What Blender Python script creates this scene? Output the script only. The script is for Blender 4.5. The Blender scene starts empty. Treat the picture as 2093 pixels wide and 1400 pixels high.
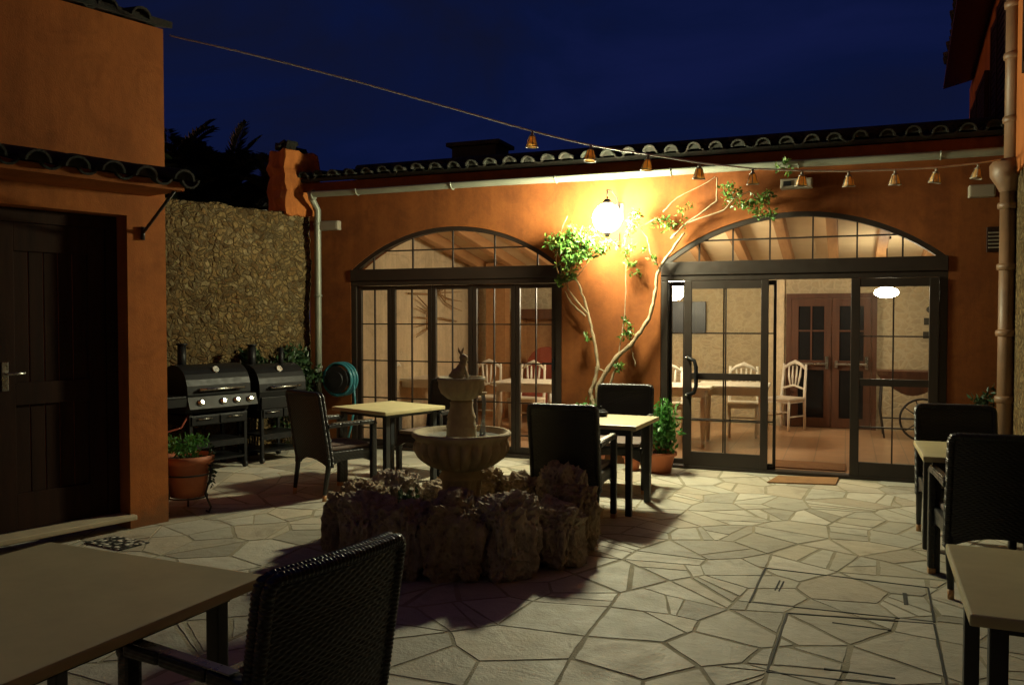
import bpy, bmesh, math, random
from mathutils import Vector, Matrix, Euler, noise
R = math.radians
random.seed(7)
sc = bpy.context.scene
col = sc.collection

# ---------------------------------------------------------------- camera
CAMZ = 1.62; CAMY = -9.21; YAW = math.atan(1740/4426); PITCH = math.atan(50/1740); FPX = 1740.0
cd = bpy.data.cameras.new('camera'); cam = bpy.data.objects.new('camera', cd); col.objects.link(cam)
cam.location = (0, CAMY, CAMZ); cam.rotation_euler = (math.pi/2 - PITCH, 0, YAW)
cd.sensor_width = 36; cd.lens = 36*FPX/2093; cd.clip_end = 500; cd.clip_start = 0.05
sc.camera = cam
CM = Euler((math.pi/2 - PITCH, 0, YAW)).to_matrix()
CO = Vector((0, CAMY, CAMZ))
def ray(px, py): return CM @ Vector(((px-1046.5)/FPX, (700-py)/FPX, -1))
def G(px, py, z=0.0):
    d = ray(px, py); return CO + d*((z-CAMZ)/d.z)
def FY(px, py, y=0.0):
    d = ray(px, py); return CO + d*((y-CAMY)/d.y)
def FX(px, py, x):
    d = ray(px, py); return CO + d*(x/d.x)
FW = Vector((-math.sin(YAW), math.cos(YAW), 0)); RT = Vector((math.cos(YAW), math.sin(YAW), 0))
def C(r, d, z=0.0):
    p = CO + FW*d + RT*r; p.z = z; return p
def CP(px, py, d):
    u = ray(px, py); return CO + u*(d/(u.dot(FW)))

YAW_L = math.atan(1343.5/1740)      # the annexe and the rubble wall are not square to the dining room
def set_yaw(a):
    global CM, FW, RT
    CM = Euler((math.pi/2 - PITCH, 0, a)).to_matrix()
    FW = Vector((-math.sin(a), math.cos(a), 0)); RT = Vector((math.cos(a), math.sin(a), 0))
_before = set()
def begin_left():
    global _before
    _before = set(col.objects); set_yaw(YAW_L)
def end_left():
    set_yaw(YAW); a = YAW-YAW_L; rot = Matrix.Rotation(a, 3, 'Z'); pv = Vector((0, CAMY, 0))
    for o in set(col.objects)-_before:
        if o.parent is None:
            o.location = pv + rot @ (Vector(o.location)-pv); o.rotation_euler.z += a

# ---------------------------------------------------------------- object helpers
def link(o, parent=None):
    col.objects.link(o)
    if parent is not None:
        o.parent = parent
    return o
def tag(o, label=None, cat=None, group=None, kind=None):
    if label: o['label'] = label
    if cat: o['category'] = cat
    if group: o['group'] = group
    if kind: o['kind'] = kind
    return o
def thing(name, label, cat, loc=(0,0,0), rz=0, group=None):
    o = bpy.data.objects.new(name, None); col.objects.link(o)
    o.location = loc; o.rotation_euler = (0,0,rz); o.empty_display_size = .1
    return tag(o, label, cat, group)
def basis(o): return Matrix.LocRotScale(o.location, o.rotation_euler, None)
def copy_tree(o, parent=None):
    c = o.copy(); col.objects.link(c); c.parent = parent
    if parent is not None: c.matrix_parent_inverse = o.matrix_parent_inverse.copy()
    for ch in list(o.children): copy_tree(ch, c)
    return c

class MB:
    def __init__(s): s.b = bmesh.new(); s.sm = set()
    def face(s, vs, smooth=False):
        try:
            f = s.b.faces.new(vs); f.smooth = smooth; return f
        except ValueError: return None
    def poly(s, pts, smooth=False): return s.face([s.b.verts.new(p) for p in pts], smooth)
    def box(s, c, d, rz=0, bev=0, rx=0, ry=0):
        m = Matrix.LocRotScale(Vector(c), Euler((rx,ry,rz)), Vector(d))
        r = bmesh.ops.create_cube(s.b, size=1, matrix=m)
        if bev:
            es = list({e for v in r['verts'] for e in v.link_edges})
            bmesh.ops.bevel(s.b, geom=es, offset=bev, segments=2, affect='EDGES', profile=.6, clamp_overlap=True)
        return s
    def bx(s, a, b, bev=0):
        a = Vector(a); b = Vector(b); return s.box((a+b)/2, [abs(x) for x in (b-a)], 0, bev)
    def beam(s, p, q, w, h, bev=0, up=Vector((0,0,1))):
        p = Vector(p); q = Vector(q); d = q-p; L = d.length; d.normalize()
        if abs(d.dot(up)) > .99: up = Vector((0,1,0))
        sx = d.cross(up).normalized(); sz = sx.cross(d)
        m = Matrix((sx, d, sz)).transposed().to_4x4(); m.translation = (p+q)/2
        m = m @ Matrix.Diagonal((w, L, h, 1))
        r = bmesh.ops.create_cube(s.b, size=1, matrix=m)
        if bev:
            es = list({e for v in r['verts'] for e in v.link_edges})
            bmesh.ops.bevel(s.b, geom=es, offset=bev, segments=2, affect='EDGES', profile=.6)
        return s
    def tube(s, pts, rad, n=8, cap=True, closed=False):
        pts = [Vector(p) for p in pts]; k = len(pts)
        if not hasattr(rad, '__len__'): rad = [rad]*k
        rings = []; prev = None
        for i, p in enumerate(pts):
            if closed: t = pts[(i+1) % k]-pts[i-1]
            else: t = pts[min(i+1, k-1)]-pts[max(i-1, 0)]
            t.normalize()
            if prev is None:
                a = Vector((0,0,1)) if abs(t.z) < .9 else Vector((1,0,0))
                x = t.cross(a).normalized()
            else:
                x = (prev - t*prev.dot(t)).normalized()
            prev = x; y = t.cross(x)
            rings.append([s.b.verts.new(p+(x*math.cos(j*2*math.pi/n)+y*math.sin(j*2*math.pi/n))*rad[i]) for j in range(n)])
        for i in range(k if closed else k-1):
            A = rings[i]; B = rings[(i+1) % k]
            for j in range(n): s.face([A[j], A[(j+1)%n], B[(j+1)%n], B[j]], True)
        if cap and not closed:
            s.face(rings[0][::-1]); s.face(rings[-1])
        return s
    def lathe(s, prof, c=(0,0,0), n=32, flute=None, smooth=True):
        c = Vector(c); rings = []
        for (r, z, *f) in prof:
            fl = f[0] if f else 0
            if r < 1e-4: rings.append([s.b.verts.new(c+Vector((0,0,z)))]); continue
            rings.append([s.b.verts.new(c+Vector(((r*(1+fl*abs(math.cos((flute or 1)*math.pi*j/n))))*math.cos(2*math.pi*j/n), (r*(1+fl*abs(math.cos((flute or 1)*math.pi*j/n))))*math.sin(2*math.pi*j/n), z))) for j in range(n)])
        for A, B in zip(rings, rings[1:]):
            for j in range(n):
                if len(A) == 1 and len(B) == 1: continue
                if len(A) == 1: s.face([A[0], B[(j+1)%n], B[j]], smooth)
                elif len(B) == 1: s.face([A[j], A[(j+1)%n], B[0]], smooth)
                else: s.face([A[j], A[(j+1)%n], B[(j+1)%n], B[j]], smooth)
        return s
    def sphere(s, c, r, sub=2, scale=(1,1,1), rot=(0,0,0)):
        m = Matrix.LocRotScale(Vector(c), Euler(rot), Vector(scale))
        q = bmesh.ops.create_icosphere(s.b, subdivisions=sub, radius=r, matrix=m)
        for v in q['verts']:
            for f in v.link_faces: f.smooth = True
        return s
    def prism(s, pts, vec):
        """closed outline extruded along vec (outline may be concave)"""
        from mathutils.geometry import tessellate_polygon
        pts = [Vector(p) for p in pts]; vec = Vector(vec)
        A = [s.b.verts.new(p) for p in pts]; B = [s.b.verts.new(p+vec) for p in pts]; n = len(pts)
        for t in tessellate_polygon([pts]):
            s.face([A[i] for i in t]); s.face([B[i] for i in reversed(t)])
        for i in range(n): s.face([A[i], A[(i+1)%n], B[(i+1)%n], B[i]])
        return s
    def build(s, name, mat, parent=None, local=False, recalc=True):
        if recalc: bmesh.ops.recalc_face_normals(s.b, faces=s.b.faces[:])
        me = bpy.data.meshes.new(name); s.b.to_mesh(me); s.b.free()
        me.materials.append(mat)
        o = bpy.data.objects.new(name, me); link(o, parent)
        if parent is not None and not local:
            m = basis(parent)
            if parent.parent is not None: m = Matrix.Identity(4) if not parent.get('_base') else m
            o.matrix_parent_inverse = m.inverted()
        return o

# ---------------------------------------------------------------- materials
def newmat(name):
    m = bpy.data.materials.new(name); m.use_nodes = True
    nt = m.node_tree; return m, nt, nt.nodes['Principled BSDF'], nt.links
def N(nt, t, **k):
    n = nt.nodes.new(t)
    for a, b in k.items():
        if a in n.inputs.keys() if isinstance(a, str) else False: n.inputs[a].default_value = b
        else: setattr(n, a, b)
    return n
def coords(nt, kind='Object', scale=(1,1,1)):
    tc = nt.nodes.new('ShaderNodeTexCoord'); mp = nt.nodes.new('ShaderNodeMapping')
    nt.links.new(tc.outputs[kind], mp.inputs['Vector']); mp.inputs['Scale'].default_value = scale
    return mp.outputs['Vector']
def nz(nt, vec, scale, detail=6, rough=.6, dist=0):
    n = nt.nodes.new('ShaderNodeTexNoise'); nt.links.new(vec, n.inputs['Vector'])
    n.inputs['Scale'].default_value = scale; n.inputs['Detail'].default_value = detail
    n.inputs['Roughness'].default_value = rough; n.inputs['Distortion'].default_value = dist
    return n.outputs['Fac']
def ramp(nt, fac, stops):
    r = nt.nodes.new('ShaderNodeValToRGB'); nt.links.new(fac, r.inputs['Fac'])
    while len(r.color_ramp.elements) < len(stops): r.color_ramp.elements.new(.5)
    for e, (p, c) in zip(r.color_ramp.elements, stops):
        e.position = p; e.color = (*c, 1) if len(c) == 3 else c
    return r.outputs['Color']
def mixc(nt, fac, a, b, mode='MIX'):
    m = nt.nodes.new('ShaderNodeMix'); m.data_type = 'RGBA'; m.blend_type = mode
    for s, v in ((m.inputs[0], fac), (m.inputs[6], a), (m.inputs[7], b)):
        if isinstance(v, (int, float)): s.default_value = v
        elif isinstance(v, tuple): s.default_value = (*v, 1) if len(v) == 3 else v
        else: nt.links.new(v, s)
    return m.outputs[2]
def math_(nt, op, a, b=0.0, c=None):
    m = nt.nodes.new('ShaderNodeMath'); m.operation = op
    for i, v in enumerate((a, b, c)):
        if v is None: continue
        if isinstance(v, (int, float)): m.inputs[i].default_value = v
        else: nt.links.new(v, m.inputs[i])
    return m.outputs[0]
def bump(nt, bs, h, strength=.5, dist=.01):
    b = nt.nodes.new('ShaderNodeBump'); nt.links.new(h, b.inputs['Height'])
    b.inputs['Strength'].default_value = strength; b.inputs['Distance'].default_value = dist
    nt.links.new(b.outputs['Normal'], bs.inputs['Normal'])
def island(nt):
    g = nt.nodes.new('ShaderNodeNewGeometry'); return g.outputs['Random Per Island']
def simple(name, c1, c2=None, rough=.6, sc_=4, bsc=40, bst=.2, bd=.004, metal=0, stretch=(1,1,1), rnd=0, spec=.5):
    m, nt, bs, L = newmat(name)
    v = coords(nt, 'Object', stretch)
    c2 = c2 or tuple(x*.75 for x in c1)
    cc = ramp(nt, nz(nt, v, sc_, 8), [(.35, c1), (.68, c2)])
    if rnd:
        k = math_(nt, 'MULTIPLY_ADD', island(nt), 2*rnd, 1-rnd)
        hsv = nt.nodes.new('ShaderNodeHueSaturation'); L.new(cc, hsv.inputs['Color']); L.new(k, hsv.inputs['Value'])
        cc = hsv.outputs['Color']
    L.new(cc, bs.inputs['Base Color'])
    rr = math_(nt, 'MULTIPLY_ADD', nz(nt, v, sc_*3, 4), .25, rough-.12); L.new(rr, bs.inputs['Roughness'])
    bs.inputs['Metallic'].default_value = metal
    bs.inputs['Specular IOR Level'].default_value = spec
    if bst: bump(nt, bs, nz(nt, v, bsc, 6), bst, bd)
    return m
def stucco(name, c1, c2, c3):
    m, nt, bs, L = newmat(name); v = coords(nt)
    a = ramp(nt, nz(nt, v, .9, 7, .62, .4), [(.3, c1), (.55, c2), (.75, c3)])
    vs = coords(nt, 'Object', (2.5, 2.5, .25))
    streak = ramp(nt, nz(nt, vs, 1.6, 7, .65), [(.38, (1.05,1.05,1.05)), (.7, (.66,.62,.60))])
    c = mixc(nt, .75, a, streak, 'MULTIPLY')
    patch = ramp(nt, nz(nt, v, 2.6, 8, .72, 1.4), [(.36,(.78,.76,.74)),(.5,(1,1,1)),(.66,(1.14,1.12,1.08))])
    c = mixc(nt, .7, c, patch, 'MULTIPLY')
    sepz = nt.nodes.new('ShaderNodeSeparateXYZ'); L.new(v, sepz.inputs[0])
    lowm = math_(nt, 'ADD', math_(nt, 'MULTIPLY', sepz.outputs[2], -2.6), math_(nt, 'MULTIPLY', nz(nt, v, 5, 8, .7), 1.6))
    c = mixc(nt, ramp(nt, lowm, [(.25,(0,0,0)),(.75,(.55,.55,.55))]), c, (.10,.062,.032))
    fine = ramp(nt, nz(nt, v, 26, 5), [(.3, (.86,.86,.86)), (.7, (1.06,1.04,1.02))])
    c = mixc(nt, .6, c, fine, 'MULTIPLY')
    L.new(c, bs.inputs['Base Color']); bs.inputs['Roughness'].default_value = .88; bs.inputs['Specular IOR Level'].default_value = .25
    h = math_(nt, 'MULTIPLY_ADD', nz(nt, v, 7, 4), 1.5, nz(nt, v, 90, 5))
    bump(nt, bs, h, .35, .006)
    return m
M = {}
M['red'] = stucco('red_stucco', (.150,.043,.009), (.20,.062,.0125), (.11,.030,.007))
M['orange'] = stucco('orange_stucco', (.30,.092,.021), (.37,.118,.026), (.24,.074,.018))
M['cream'] = stucco('cream_plaster', (.66,.55,.37), (.70,.59,.40), (.60,.49,.32))
M['ceil'] = simple('ceiling_boards', (.70,.56,.36), (.60,.46,.28), .7, 2, 30, .2)
M['beamwood'] = simple('beam_wood', (.42,.22,.09), (.33,.16,.065), .6, 3, 40, .3, stretch=(6,.6,6))
M['darkwood'] = simple('dark_wood', (.030,.012,.006), (.016,.007,.004), .8, 3, 60, .3, stretch=(5,5,.5), spec=.15)
M['doorwood'] = simple('brown_wood', (.11,.042,.018), (.065,.025,.011), .55, 3, 60, .25, stretch=(5,5,.5))
M['frame'] = simple('bronze_frame', (.020,.012,.008), (.014,.009,.006), .45, 5, 80, .08, .001)
M['black'] = simple('black_enamel', (.007,.007,.008), (.011,.011,.011), .45, 6, 60, .1, .002, spec=.22)
M['blackmat'] = simple('black_plastic', (.012,.013,.014), (.02,.02,.021), .5, 6, 60, .1, .002)
M['steel'] = simple('brushed_steel', (.55,.53,.48), (.4,.39,.36), .28, 5, 90, .1, .001, metal=1)
M['gutter'] = simple('gutter_zinc', (.24,.245,.19), (.17,.18,.14), .42, 2, 20, .15, .003, metal=.25)
M['white'] = simple('white_paint', (.78,.74,.64), (.70,.65,.55), .4, 4, 50, .1, .002)
M['box'] = simple('box_plastic', (.27,.235,.175), (.22,.19,.145), .5, 3, 50, .1, .002)
M['tabletop'] = simple('table_top', (.58,.50,.28), (.50,.43,.24), .42, 5, 60, .12, .0015)
M['cushion'] = simple('seat_weave', (.16,.11,.09), (.11,.075,.06), .7, 9, 120, .5, .004)
M['cap'] = simple('foot_cap', (.55,.30,.13), (.42,.22,.09), .5)
M['terra'] = simple('terracotta', (.48,.15,.06), (.38,.115,.05), .65, 5, 60, .25, .003)
M['pipe'] = simple('clay_pipe', (.20,.105,.05), (.13,.075,.04), .5, 3, 40, .3, .004)
M['sill'] = simple('step_stone', (.48,.40,.27), (.38,.31,.21), .6, 6, 60, .3, .003)
M['hose'] = simple('teal_hose', (.03,.16,.19), (.02,.11,.14), .4)
M['soil'] = simple('soil', (.03,.02,.012), (.015,.01,.006), .9, 20, 60, .8, .02)
M['bark'] = simple('vine_bark', (.30,.22,.13), (.17,.125,.07), .8, 14, 70, .6, .006)
M['palmbark'] = simple('palm_bark', (.10,.07,.045), (.05,.035,.02), .9, 10, 30, .9, .03)
M['mat'] = simple('coir_mat', (.30,.15,.055), (.22,.105,.04), .95, 8, 200, .9, .008)
M['cable'] = simple('pale_cable', (.75,.70,.66), (.6,.56,.53), .5)
M['conc'] = simple('cast_stone', (.52,.41,.24), (.32,.24,.14), .8, 5, 55, .7, .008)
M['iron'] = simple('wrought_iron', (.015,.013,.012), (.03,.022,.016), .5, 8, 60, .3, .003)
M['redcloth'] = simple('red_upholstery', (.26,.05,.022), (.20,.04,.02), .8)
M['ribbon'] = simple('dark_strip', (.012,.011,.010), (.02,.018,.015), .8)
M['screen'] = simple('blue_grey_panel', (.02,.025,.036), (.015,.02,.03), .35)
M['plaque'] = simple('plaque', (.05,.045,.035), (.03,.027,.02), .6)
M['hay'] = simple('hay_fork_wood', (.34,.21,.10), (.26,.16,.07), .7)
def floor_mat():
    m, nt, bs, L = newmat('terracotta_floor'); v = coords(nt)
    b = nt.nodes.new('ShaderNodeTexBrick'); L.new(v, b.inputs['Vector'])
    b.offset = 0; b.inputs['Scale'].default_value = 1; b.inputs['Brick Width'].default_value = .33; b.inputs['Row Height'].default_value = .33
    b.inputs['Mortar Size'].default_value = .006
    b.inputs['Color1'].default_value = (.48,.29,.16,1); b.inputs['Color2'].default_value = (.54,.34,.20,1); b.inputs['Mortar'].default_value = (.32,.22,.14,1)
    c = mixc(nt, .5, b.outputs['Color'], ramp(nt, nz(nt, v, 5, 6), [(.3,(.8,.8,.8)),(.7,(1.1,1.1,1.1))]), 'MULTIPLY')
    L.new(c, bs.inputs['Base Color']); bs.inputs['Roughness'].default_value = .28
    bump(nt, bs, nz(nt, v, 6, 4), .12, .004)
    return m
M['floor'] = floor_mat()
def paving_mat():
    m, nt, bs, L = newmat('flagstone'); v = coords(nt)
    r = island(nt)
    base = ramp(nt, r, [(0,(.42,.39,.32)),(.2,(.54,.51,.44)),(.4,(.46,.44,.38)),(.6,(.33,.31,.26)),(.75,(.50,.45,.36)),(.9,(.40,.35,.28)),(1,(.60,.57,.50))])
    st = ramp(nt, nz(nt, v, 2.2, 9, .68, 1.2), [(.28,(.50,.46,.40)),(.46,(.95,.94,.92)),(.72,(1.1,1.08,1.02))])
    c = mixc(nt, .85, base, st, 'MULTIPLY')
    v2 = nt.nodes.new('ShaderNodeMapping'); L.new(v, v2.inputs['Vector']); v2.inputs['Scale'].default_value = (3,12,3)
    rr = nt.nodes.new('ShaderNodeCombineXYZ'); L.new(math_(nt,'MULTIPLY',r,6.28), rr.inputs[2]); L.new(rr.outputs[0], v2.inputs['Rotation'])
    c = mixc(nt, .5, c, ramp(nt, nz(nt, v2.outputs[0], 2.0, 8, .7, 1.5), [(.35,(.78,.72,.62)),(.6,(1.05,1.05,1.03))]), 'MULTIPLY')
    spots = ramp(nt, nz(nt, v, 55, 3), [(.66,(1,1,1)),(.74,(.45,.4,.33))])
    c = mixc(nt, .5, c, spots, 'MULTIPLY')
    L.new(c, bs.inputs['Base Color']); bs.inputs['Specular IOR Level'].default_value = .35
    L.new(math_(nt, 'MULTIPLY_ADD', nz(nt, v, 6, 4), .4, .42), bs.inputs['Roughness'])
    h = math_(nt, 'MULTIPLY_ADD', nz(nt, v, 4.5, 5, .6, .8), 3.0, nz(nt, v, 60, 6))
    bump(nt, bs, h, .5, .008)
    return m
M['paving'] = paving_mat()
M['grout'] = simple('grout', (.36,.32,.23), (.23,.20,.13), .9, 3, 70, .8, .01)
def rock_mat(name, c1, c2, c3, sc_=7):
    m, nt, bs, L = newmat(name); v = coords(nt)
    a = ramp(nt, nz(nt, v, sc_, 9, .7, .8), [(.28, c1), (.5, c2), (.75, c3)])
    p = nt.nodes.new('ShaderNodeTexVoronoi'); L.new(v, p.inputs['Vector']); p.inputs['Scale'].default_value = 22
    pit = ramp(nt, p.outputs['Distance'], [(.12,(.45,.4,.35)),(.34,(1,1,1))])
    c = mixc(nt, .7, a, pit, 'MULTIPLY')
    oi = nt.nodes.new('ShaderNodeObjectInfo'); hs = nt.nodes.new('ShaderNodeHueSaturation'); L.new(c, hs.inputs['Color']); L.new(math_(nt,'MULTIPLY_ADD',oi.outputs['Random'],.5,.78), hs.inputs['Value']); L.new(math_(nt,'MULTIPLY_ADD',oi.outputs['Random'],-.5,1.1), hs.inputs['Saturation']); c = hs.outputs['Color']
    L.new(c, bs.inputs['Base Color']); bs.inputs['Roughness'].default_value = .92; bs.inputs['Specular IOR Level'].default_value = .2
    h = math_(nt, 'ADD', nz(nt, v, 30, 8, .75), math_(nt, 'MULTIPLY', p.outputs['Distance'], .8))
    bump(nt, bs, h, .9, .02)
    return m
M['rock'] = rock_mat('tufa_rock', (.17,.11,.065), (.34,.25,.155), (.50,.40,.27))
def rubble_mat(name, mult=1.0, sc_=7.5, depth=.9, mort=(.085,.058,.027), wash=None):
    m, nt, bs, L = newmat(name); v = coords(nt)
    wob = nt.nodes.new('ShaderNodeTexNoise'); L.new(v, wob.inputs['Vector']); wob.inputs['Scale'].default_value = 5; wob.inputs['Detail'].default_value = 4
    vv = nt.nodes.new('ShaderNodeVectorMath'); vv.operation = 'MULTIPLY_ADD'; L.new(wob.outputs['Color'], vv.inputs[0]); vv.inputs[1].default_value = (.20,.20,.20); L.new(v, vv.inputs[2])
    mp = nt.nodes.new('ShaderNodeMapping'); L.new(vv.outputs[0], mp.inputs['Vector']); mp.inputs['Scale'].default_value = (1,1,1.35)
    p = nt.nodes.new('ShaderNodeTexVoronoi'); L.new(mp.outputs[0], p.inputs['Vector']); p.inputs['Scale'].default_value = sc_
    e = nt.nodes.new('ShaderNodeTexVoronoi'); e.feature = 'DISTANCE_TO_EDGE'; L.new(mp.outputs[0], e.inputs['Vector']); e.inputs['Scale'].default_value = sc_
    sep = nt.nodes.new('ShaderNodeSeparateColor'); L.new(p.outputs['Color'], sep.inputs[0])
    k = mult
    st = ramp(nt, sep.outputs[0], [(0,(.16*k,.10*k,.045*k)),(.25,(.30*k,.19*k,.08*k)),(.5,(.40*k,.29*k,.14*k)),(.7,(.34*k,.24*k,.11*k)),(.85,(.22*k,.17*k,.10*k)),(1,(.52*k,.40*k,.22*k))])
    st = mixc(nt, .8, st, ramp(nt, nz(nt, v, 16, 8, .7), [(.3,(.5,.5,.5)),(.7,(1.2,1.15,1.05))]), 'MULTIPLY')
    st = mixc(nt, .8, st, ramp(nt, nz(nt, v, 1.1, 5, .6), [(.35,(.55,.55,.5)),(.65,(1.35,1.3,1.2))]), 'MULTIPLY')
    mortar = ramp(nt, e.outputs['Distance'], [(.0,(1,1,1)),(.16,(0,0,0))])
    c = mixc(nt, mortar, st, (mort[0],mort[1],mort[2]))
    if wash: c = mixc(nt, .72, c, wash)
    L.new(c, bs.inputs['Base Color']); bs.inputs['Roughness'].default_value = .93; bs.inputs['Specular IOR Level'].default_value = .15
    h = math_(nt, 'ADD', math_(nt, 'MULTIPLY', math_(nt,'MINIMUM', e.outputs['Distance'], .22), 4.0), math_(nt,'MULTIPLY', nz(nt, v, 28, 7), .7))
    bump(nt, bs, h, depth, .03)
    return m
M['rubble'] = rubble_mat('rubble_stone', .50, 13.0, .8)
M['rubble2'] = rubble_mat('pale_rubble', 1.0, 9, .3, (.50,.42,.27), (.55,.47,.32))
def rattan_mat():
    m, nt, bs, L = newmat('black_rattan'); v = coords(nt)
    w = nt.nodes.new('ShaderNodeTexBrick'); L.new(coords(nt, 'Generated', (1,1,1)), w.inputs['Vector'])
    bs.inputs['Base Color'].default_value = (.011,.011,.012,1); bs.inputs['Roughness'].default_value = .3
    L.new(math_(nt,'MULTIPLY_ADD', nz(nt, v, 60, 3), .2, .24), bs.inputs['Roughness'])
    wv = nt.nodes.new('ShaderNodeTexWave'); wv.bands_direction = 'Z'; L.new(v, wv.inputs['Vector']); wv.inputs['Scale'].default_value = 28
    wx = nt.nodes.new('ShaderNodeTexWave'); wx.bands_direction = 'DIAGONAL'; L.new(v, wx.inputs['Vector']); wx.inputs['Scale'].default_value = 16
    bump(nt, bs, math_(nt,'ADD', wv.outputs['Fac'], wx.outputs['Fac']), .5, .002)
    return m
M['rattan'] = rattan_mat()
def glass_mat():
    m, nt, bs, L = newmat('window_glass'); nt.nodes.remove(bs)
    out = nt.nodes['Material Output']
    t = nt.nodes.new('ShaderNodeBsdfTransparent'); t.inputs[0].default_value = (.93,.94,.92,1)
    g = nt.nodes.new('ShaderNodeBsdfGlossy'); g.inputs['Roughness'].default_value = .01
    f = nt.nodes.new('ShaderNodeFresnel'); f.inputs['IOR'].default_value = 1.5
    mx = nt.nodes.new('ShaderNodeMixShader')
    L.new(math_(nt,'MULTIPLY', f.outputs[0], 1.7), mx.inputs[0]); L.new(t.outputs[0], mx.inputs[1]); L.new(g.outputs[0], mx.inputs[2]); L.new(mx.outputs[0], out.inputs['Surface'])
    return m
M['glass'] = glass_mat()
def water_mat():
    m, nt, bs, L = newmat('water')
    bs.inputs['Base Color'].default_value = (.75,.78,.75,1); bs.inputs['Roughness'].default_value = .08
    bs.inputs['Transmission Weight'].default_value = .6; bs.inputs['IOR'].default_value = 1.33
    bump(nt, bs, nz(nt, coords(nt), 30, 3), .4, .004)
    return m
M['water'] = water_mat()
def leaf(name, c1, c2, c3, trans=.25):
    m, nt, bs, L = newmat(name)
    L.new(ramp(nt, island(nt), [(0, c1), (.5, c2), (1, c3)]), bs.inputs['Base Color'])
    bs.inputs['Roughness'].default_value = .45
    bs.inputs['Subsurface Weight'].default_value = 0
    t = nt.nodes.new('ShaderNodeBsdfTranslucent'); L.new(ramp(nt, island(nt), [(0, c2), (1, c3)]), t.inputs[0])
    mx = nt.nodes.new('ShaderNodeMixShader'); mx.inputs[0].default_value = trans
    out = nt.nodes['Material Output']
    L.new(bs.outputs[0], mx.inputs[1]); L.new(t.outputs[0], mx.inputs[2]); L.new(mx.outputs[0], out.inputs['Surface'])
    return m
M['amber'] = leaf('amber_glass', (.82,.55,.22), (.86,.6,.26), (.88,.64,.3), .7)
M['leaf'] = leaf('vine_leaf', (.03,.09,.015), (.06,.15,.02), (.14,.22,.04))
M['leafp'] = leaf('pot_leaf', (.03,.13,.02), (.05,.19,.03), (.09,.25,.04))
M['leafd'] = leaf('dark_leaf', (.012,.035,.012), (.02,.055,.018), (.04,.07,.02), .1)
M['palm'] = leaf('palm_leaf', (.010,.018,.007), (.018,.026,.010), (.028,.034,.012), .05)
def tile_mat():
    m, nt, bs, L = newmat('mossy_tile'); v = coords(nt)
    a = ramp(nt, island(nt), [(0,(.013,.009,.006)),(.4,(.022,.014,.009)),(.7,(.016,.013,.008)),(1,(.034,.021,.013))])
    b = ramp(nt, nz(nt, v, 9, 8, .7), [(.4,(0,0,0)),(.62,(1,1,1))])
    c = mixc(nt, b, a, (.012,.015,.008))
    c = mixc(nt, .5, c, ramp(nt, nz(nt, v, 40, 5), [(.3,(.6,.6,.6)),(.7,(1.2,1.2,1.2))]), 'MULTIPLY')
    L.new(c, bs.inputs['Base Color']); bs.inputs['Roughness'].default_value = .9
    bump(nt, bs, nz(nt, v, 35, 7), .6, .01)
    return m
M['tile'] = tile_mat()
def emis(name, c, s):
    m, nt, bs, L = newmat(name)
    bs.inputs['Base Color'].default_value = (.9,.9,.85,1)
    bs.inputs['Emission Color'].default_value = (*c, 1); bs.inputs['Emission Strength'].default_value = s
    return m
LAMP = 680; ROOM = 72
M['lamp'] = emis('lit_globe', (1.0,.97,.62), LAMP)
M['pendant'] = emis('lit_pendant', (1.0,.86,.58), ROOM)
M['pendant2'] = emis('lit_pendant_soft', (1.0,.88,.60), ROOM*.6)
def speck():
    m, nt, bs, L = newmat('pebble_grate'); v = coords(nt)
    p = nt.nodes.new('ShaderNodeTexVoronoi'); L.new(v, p.inputs['Vector']); p.inputs['Scale'].default_value = 26
    sep = nt.nodes.new('ShaderNodeSeparateColor'); L.new(p.outputs['Color'], sep.inputs[0])
    c = mixc(nt, ramp(nt, p.outputs['Distance'], [(.35,(0,0,0)),(.5,(1,1,1))]), ramp(nt, sep.outputs[0], [(0,(.05,.05,.045)),(.4,(.5,.48,.4)),(1,(.8,.76,.64))]), (.02,.02,.02))
    L.new(c, bs.inputs['Base Color']); bs.inputs['Roughness'].default_value = .5
    bump(nt, bs, math_(nt,'SUBTRACT', 1.0, p.outputs['Distance']), 1, .01)
    return m
M['speck'] = speck()

# ---------------------------------------------------------------- world: last light of dusk, plus an added low warm glow
w = bpy.data.worlds.new('World'); sc.world = w; w.use_nodes = True
nt = w.node_tree; bg = nt.nodes['Background']
sky = nt.nodes.new('ShaderNodeTexSky'); sky.sky_type = 'NISHITA'; sky.sun_disc = False
sky.sun_elevation = R(-4); sky.sun_rotation = R(200); sky.air_density = 1.5; sky.ozone_density = 4
tc = nt.nodes.new('ShaderNodeTexCoord'); mp = nt.nodes.new('ShaderNodeMapping'); nt.links.new(tc.outputs['Generated'], mp.inputs['Vector']); mp.inputs['Scale'].default_value = (1,1,2.6)
cl = nz(nt, mp.outputs[0], 2.2, 6, .55, .6)
clf = ramp(nt, cl, [(.36,(.0050,.0070,.0250)),(.52,(.0036,.0075,.0400)),(.70,(.0060,.0100,.0560))])
mixw = mixc(nt, .12, clf, sky.outputs['Color'])
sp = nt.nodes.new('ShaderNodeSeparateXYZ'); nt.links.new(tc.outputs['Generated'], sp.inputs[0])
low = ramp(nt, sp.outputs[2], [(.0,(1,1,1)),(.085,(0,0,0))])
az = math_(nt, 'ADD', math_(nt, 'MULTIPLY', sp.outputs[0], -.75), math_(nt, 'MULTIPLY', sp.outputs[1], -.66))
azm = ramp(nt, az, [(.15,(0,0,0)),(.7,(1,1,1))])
glow = mixc(nt, 1.0, low, azm, 'MULTIPLY'); glow = mixc(nt, 1.0, glow, (3.0,1.35,.5), 'MULTIPLY')  # added warm band low behind the viewer, brightens the unlit upper walls
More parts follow.
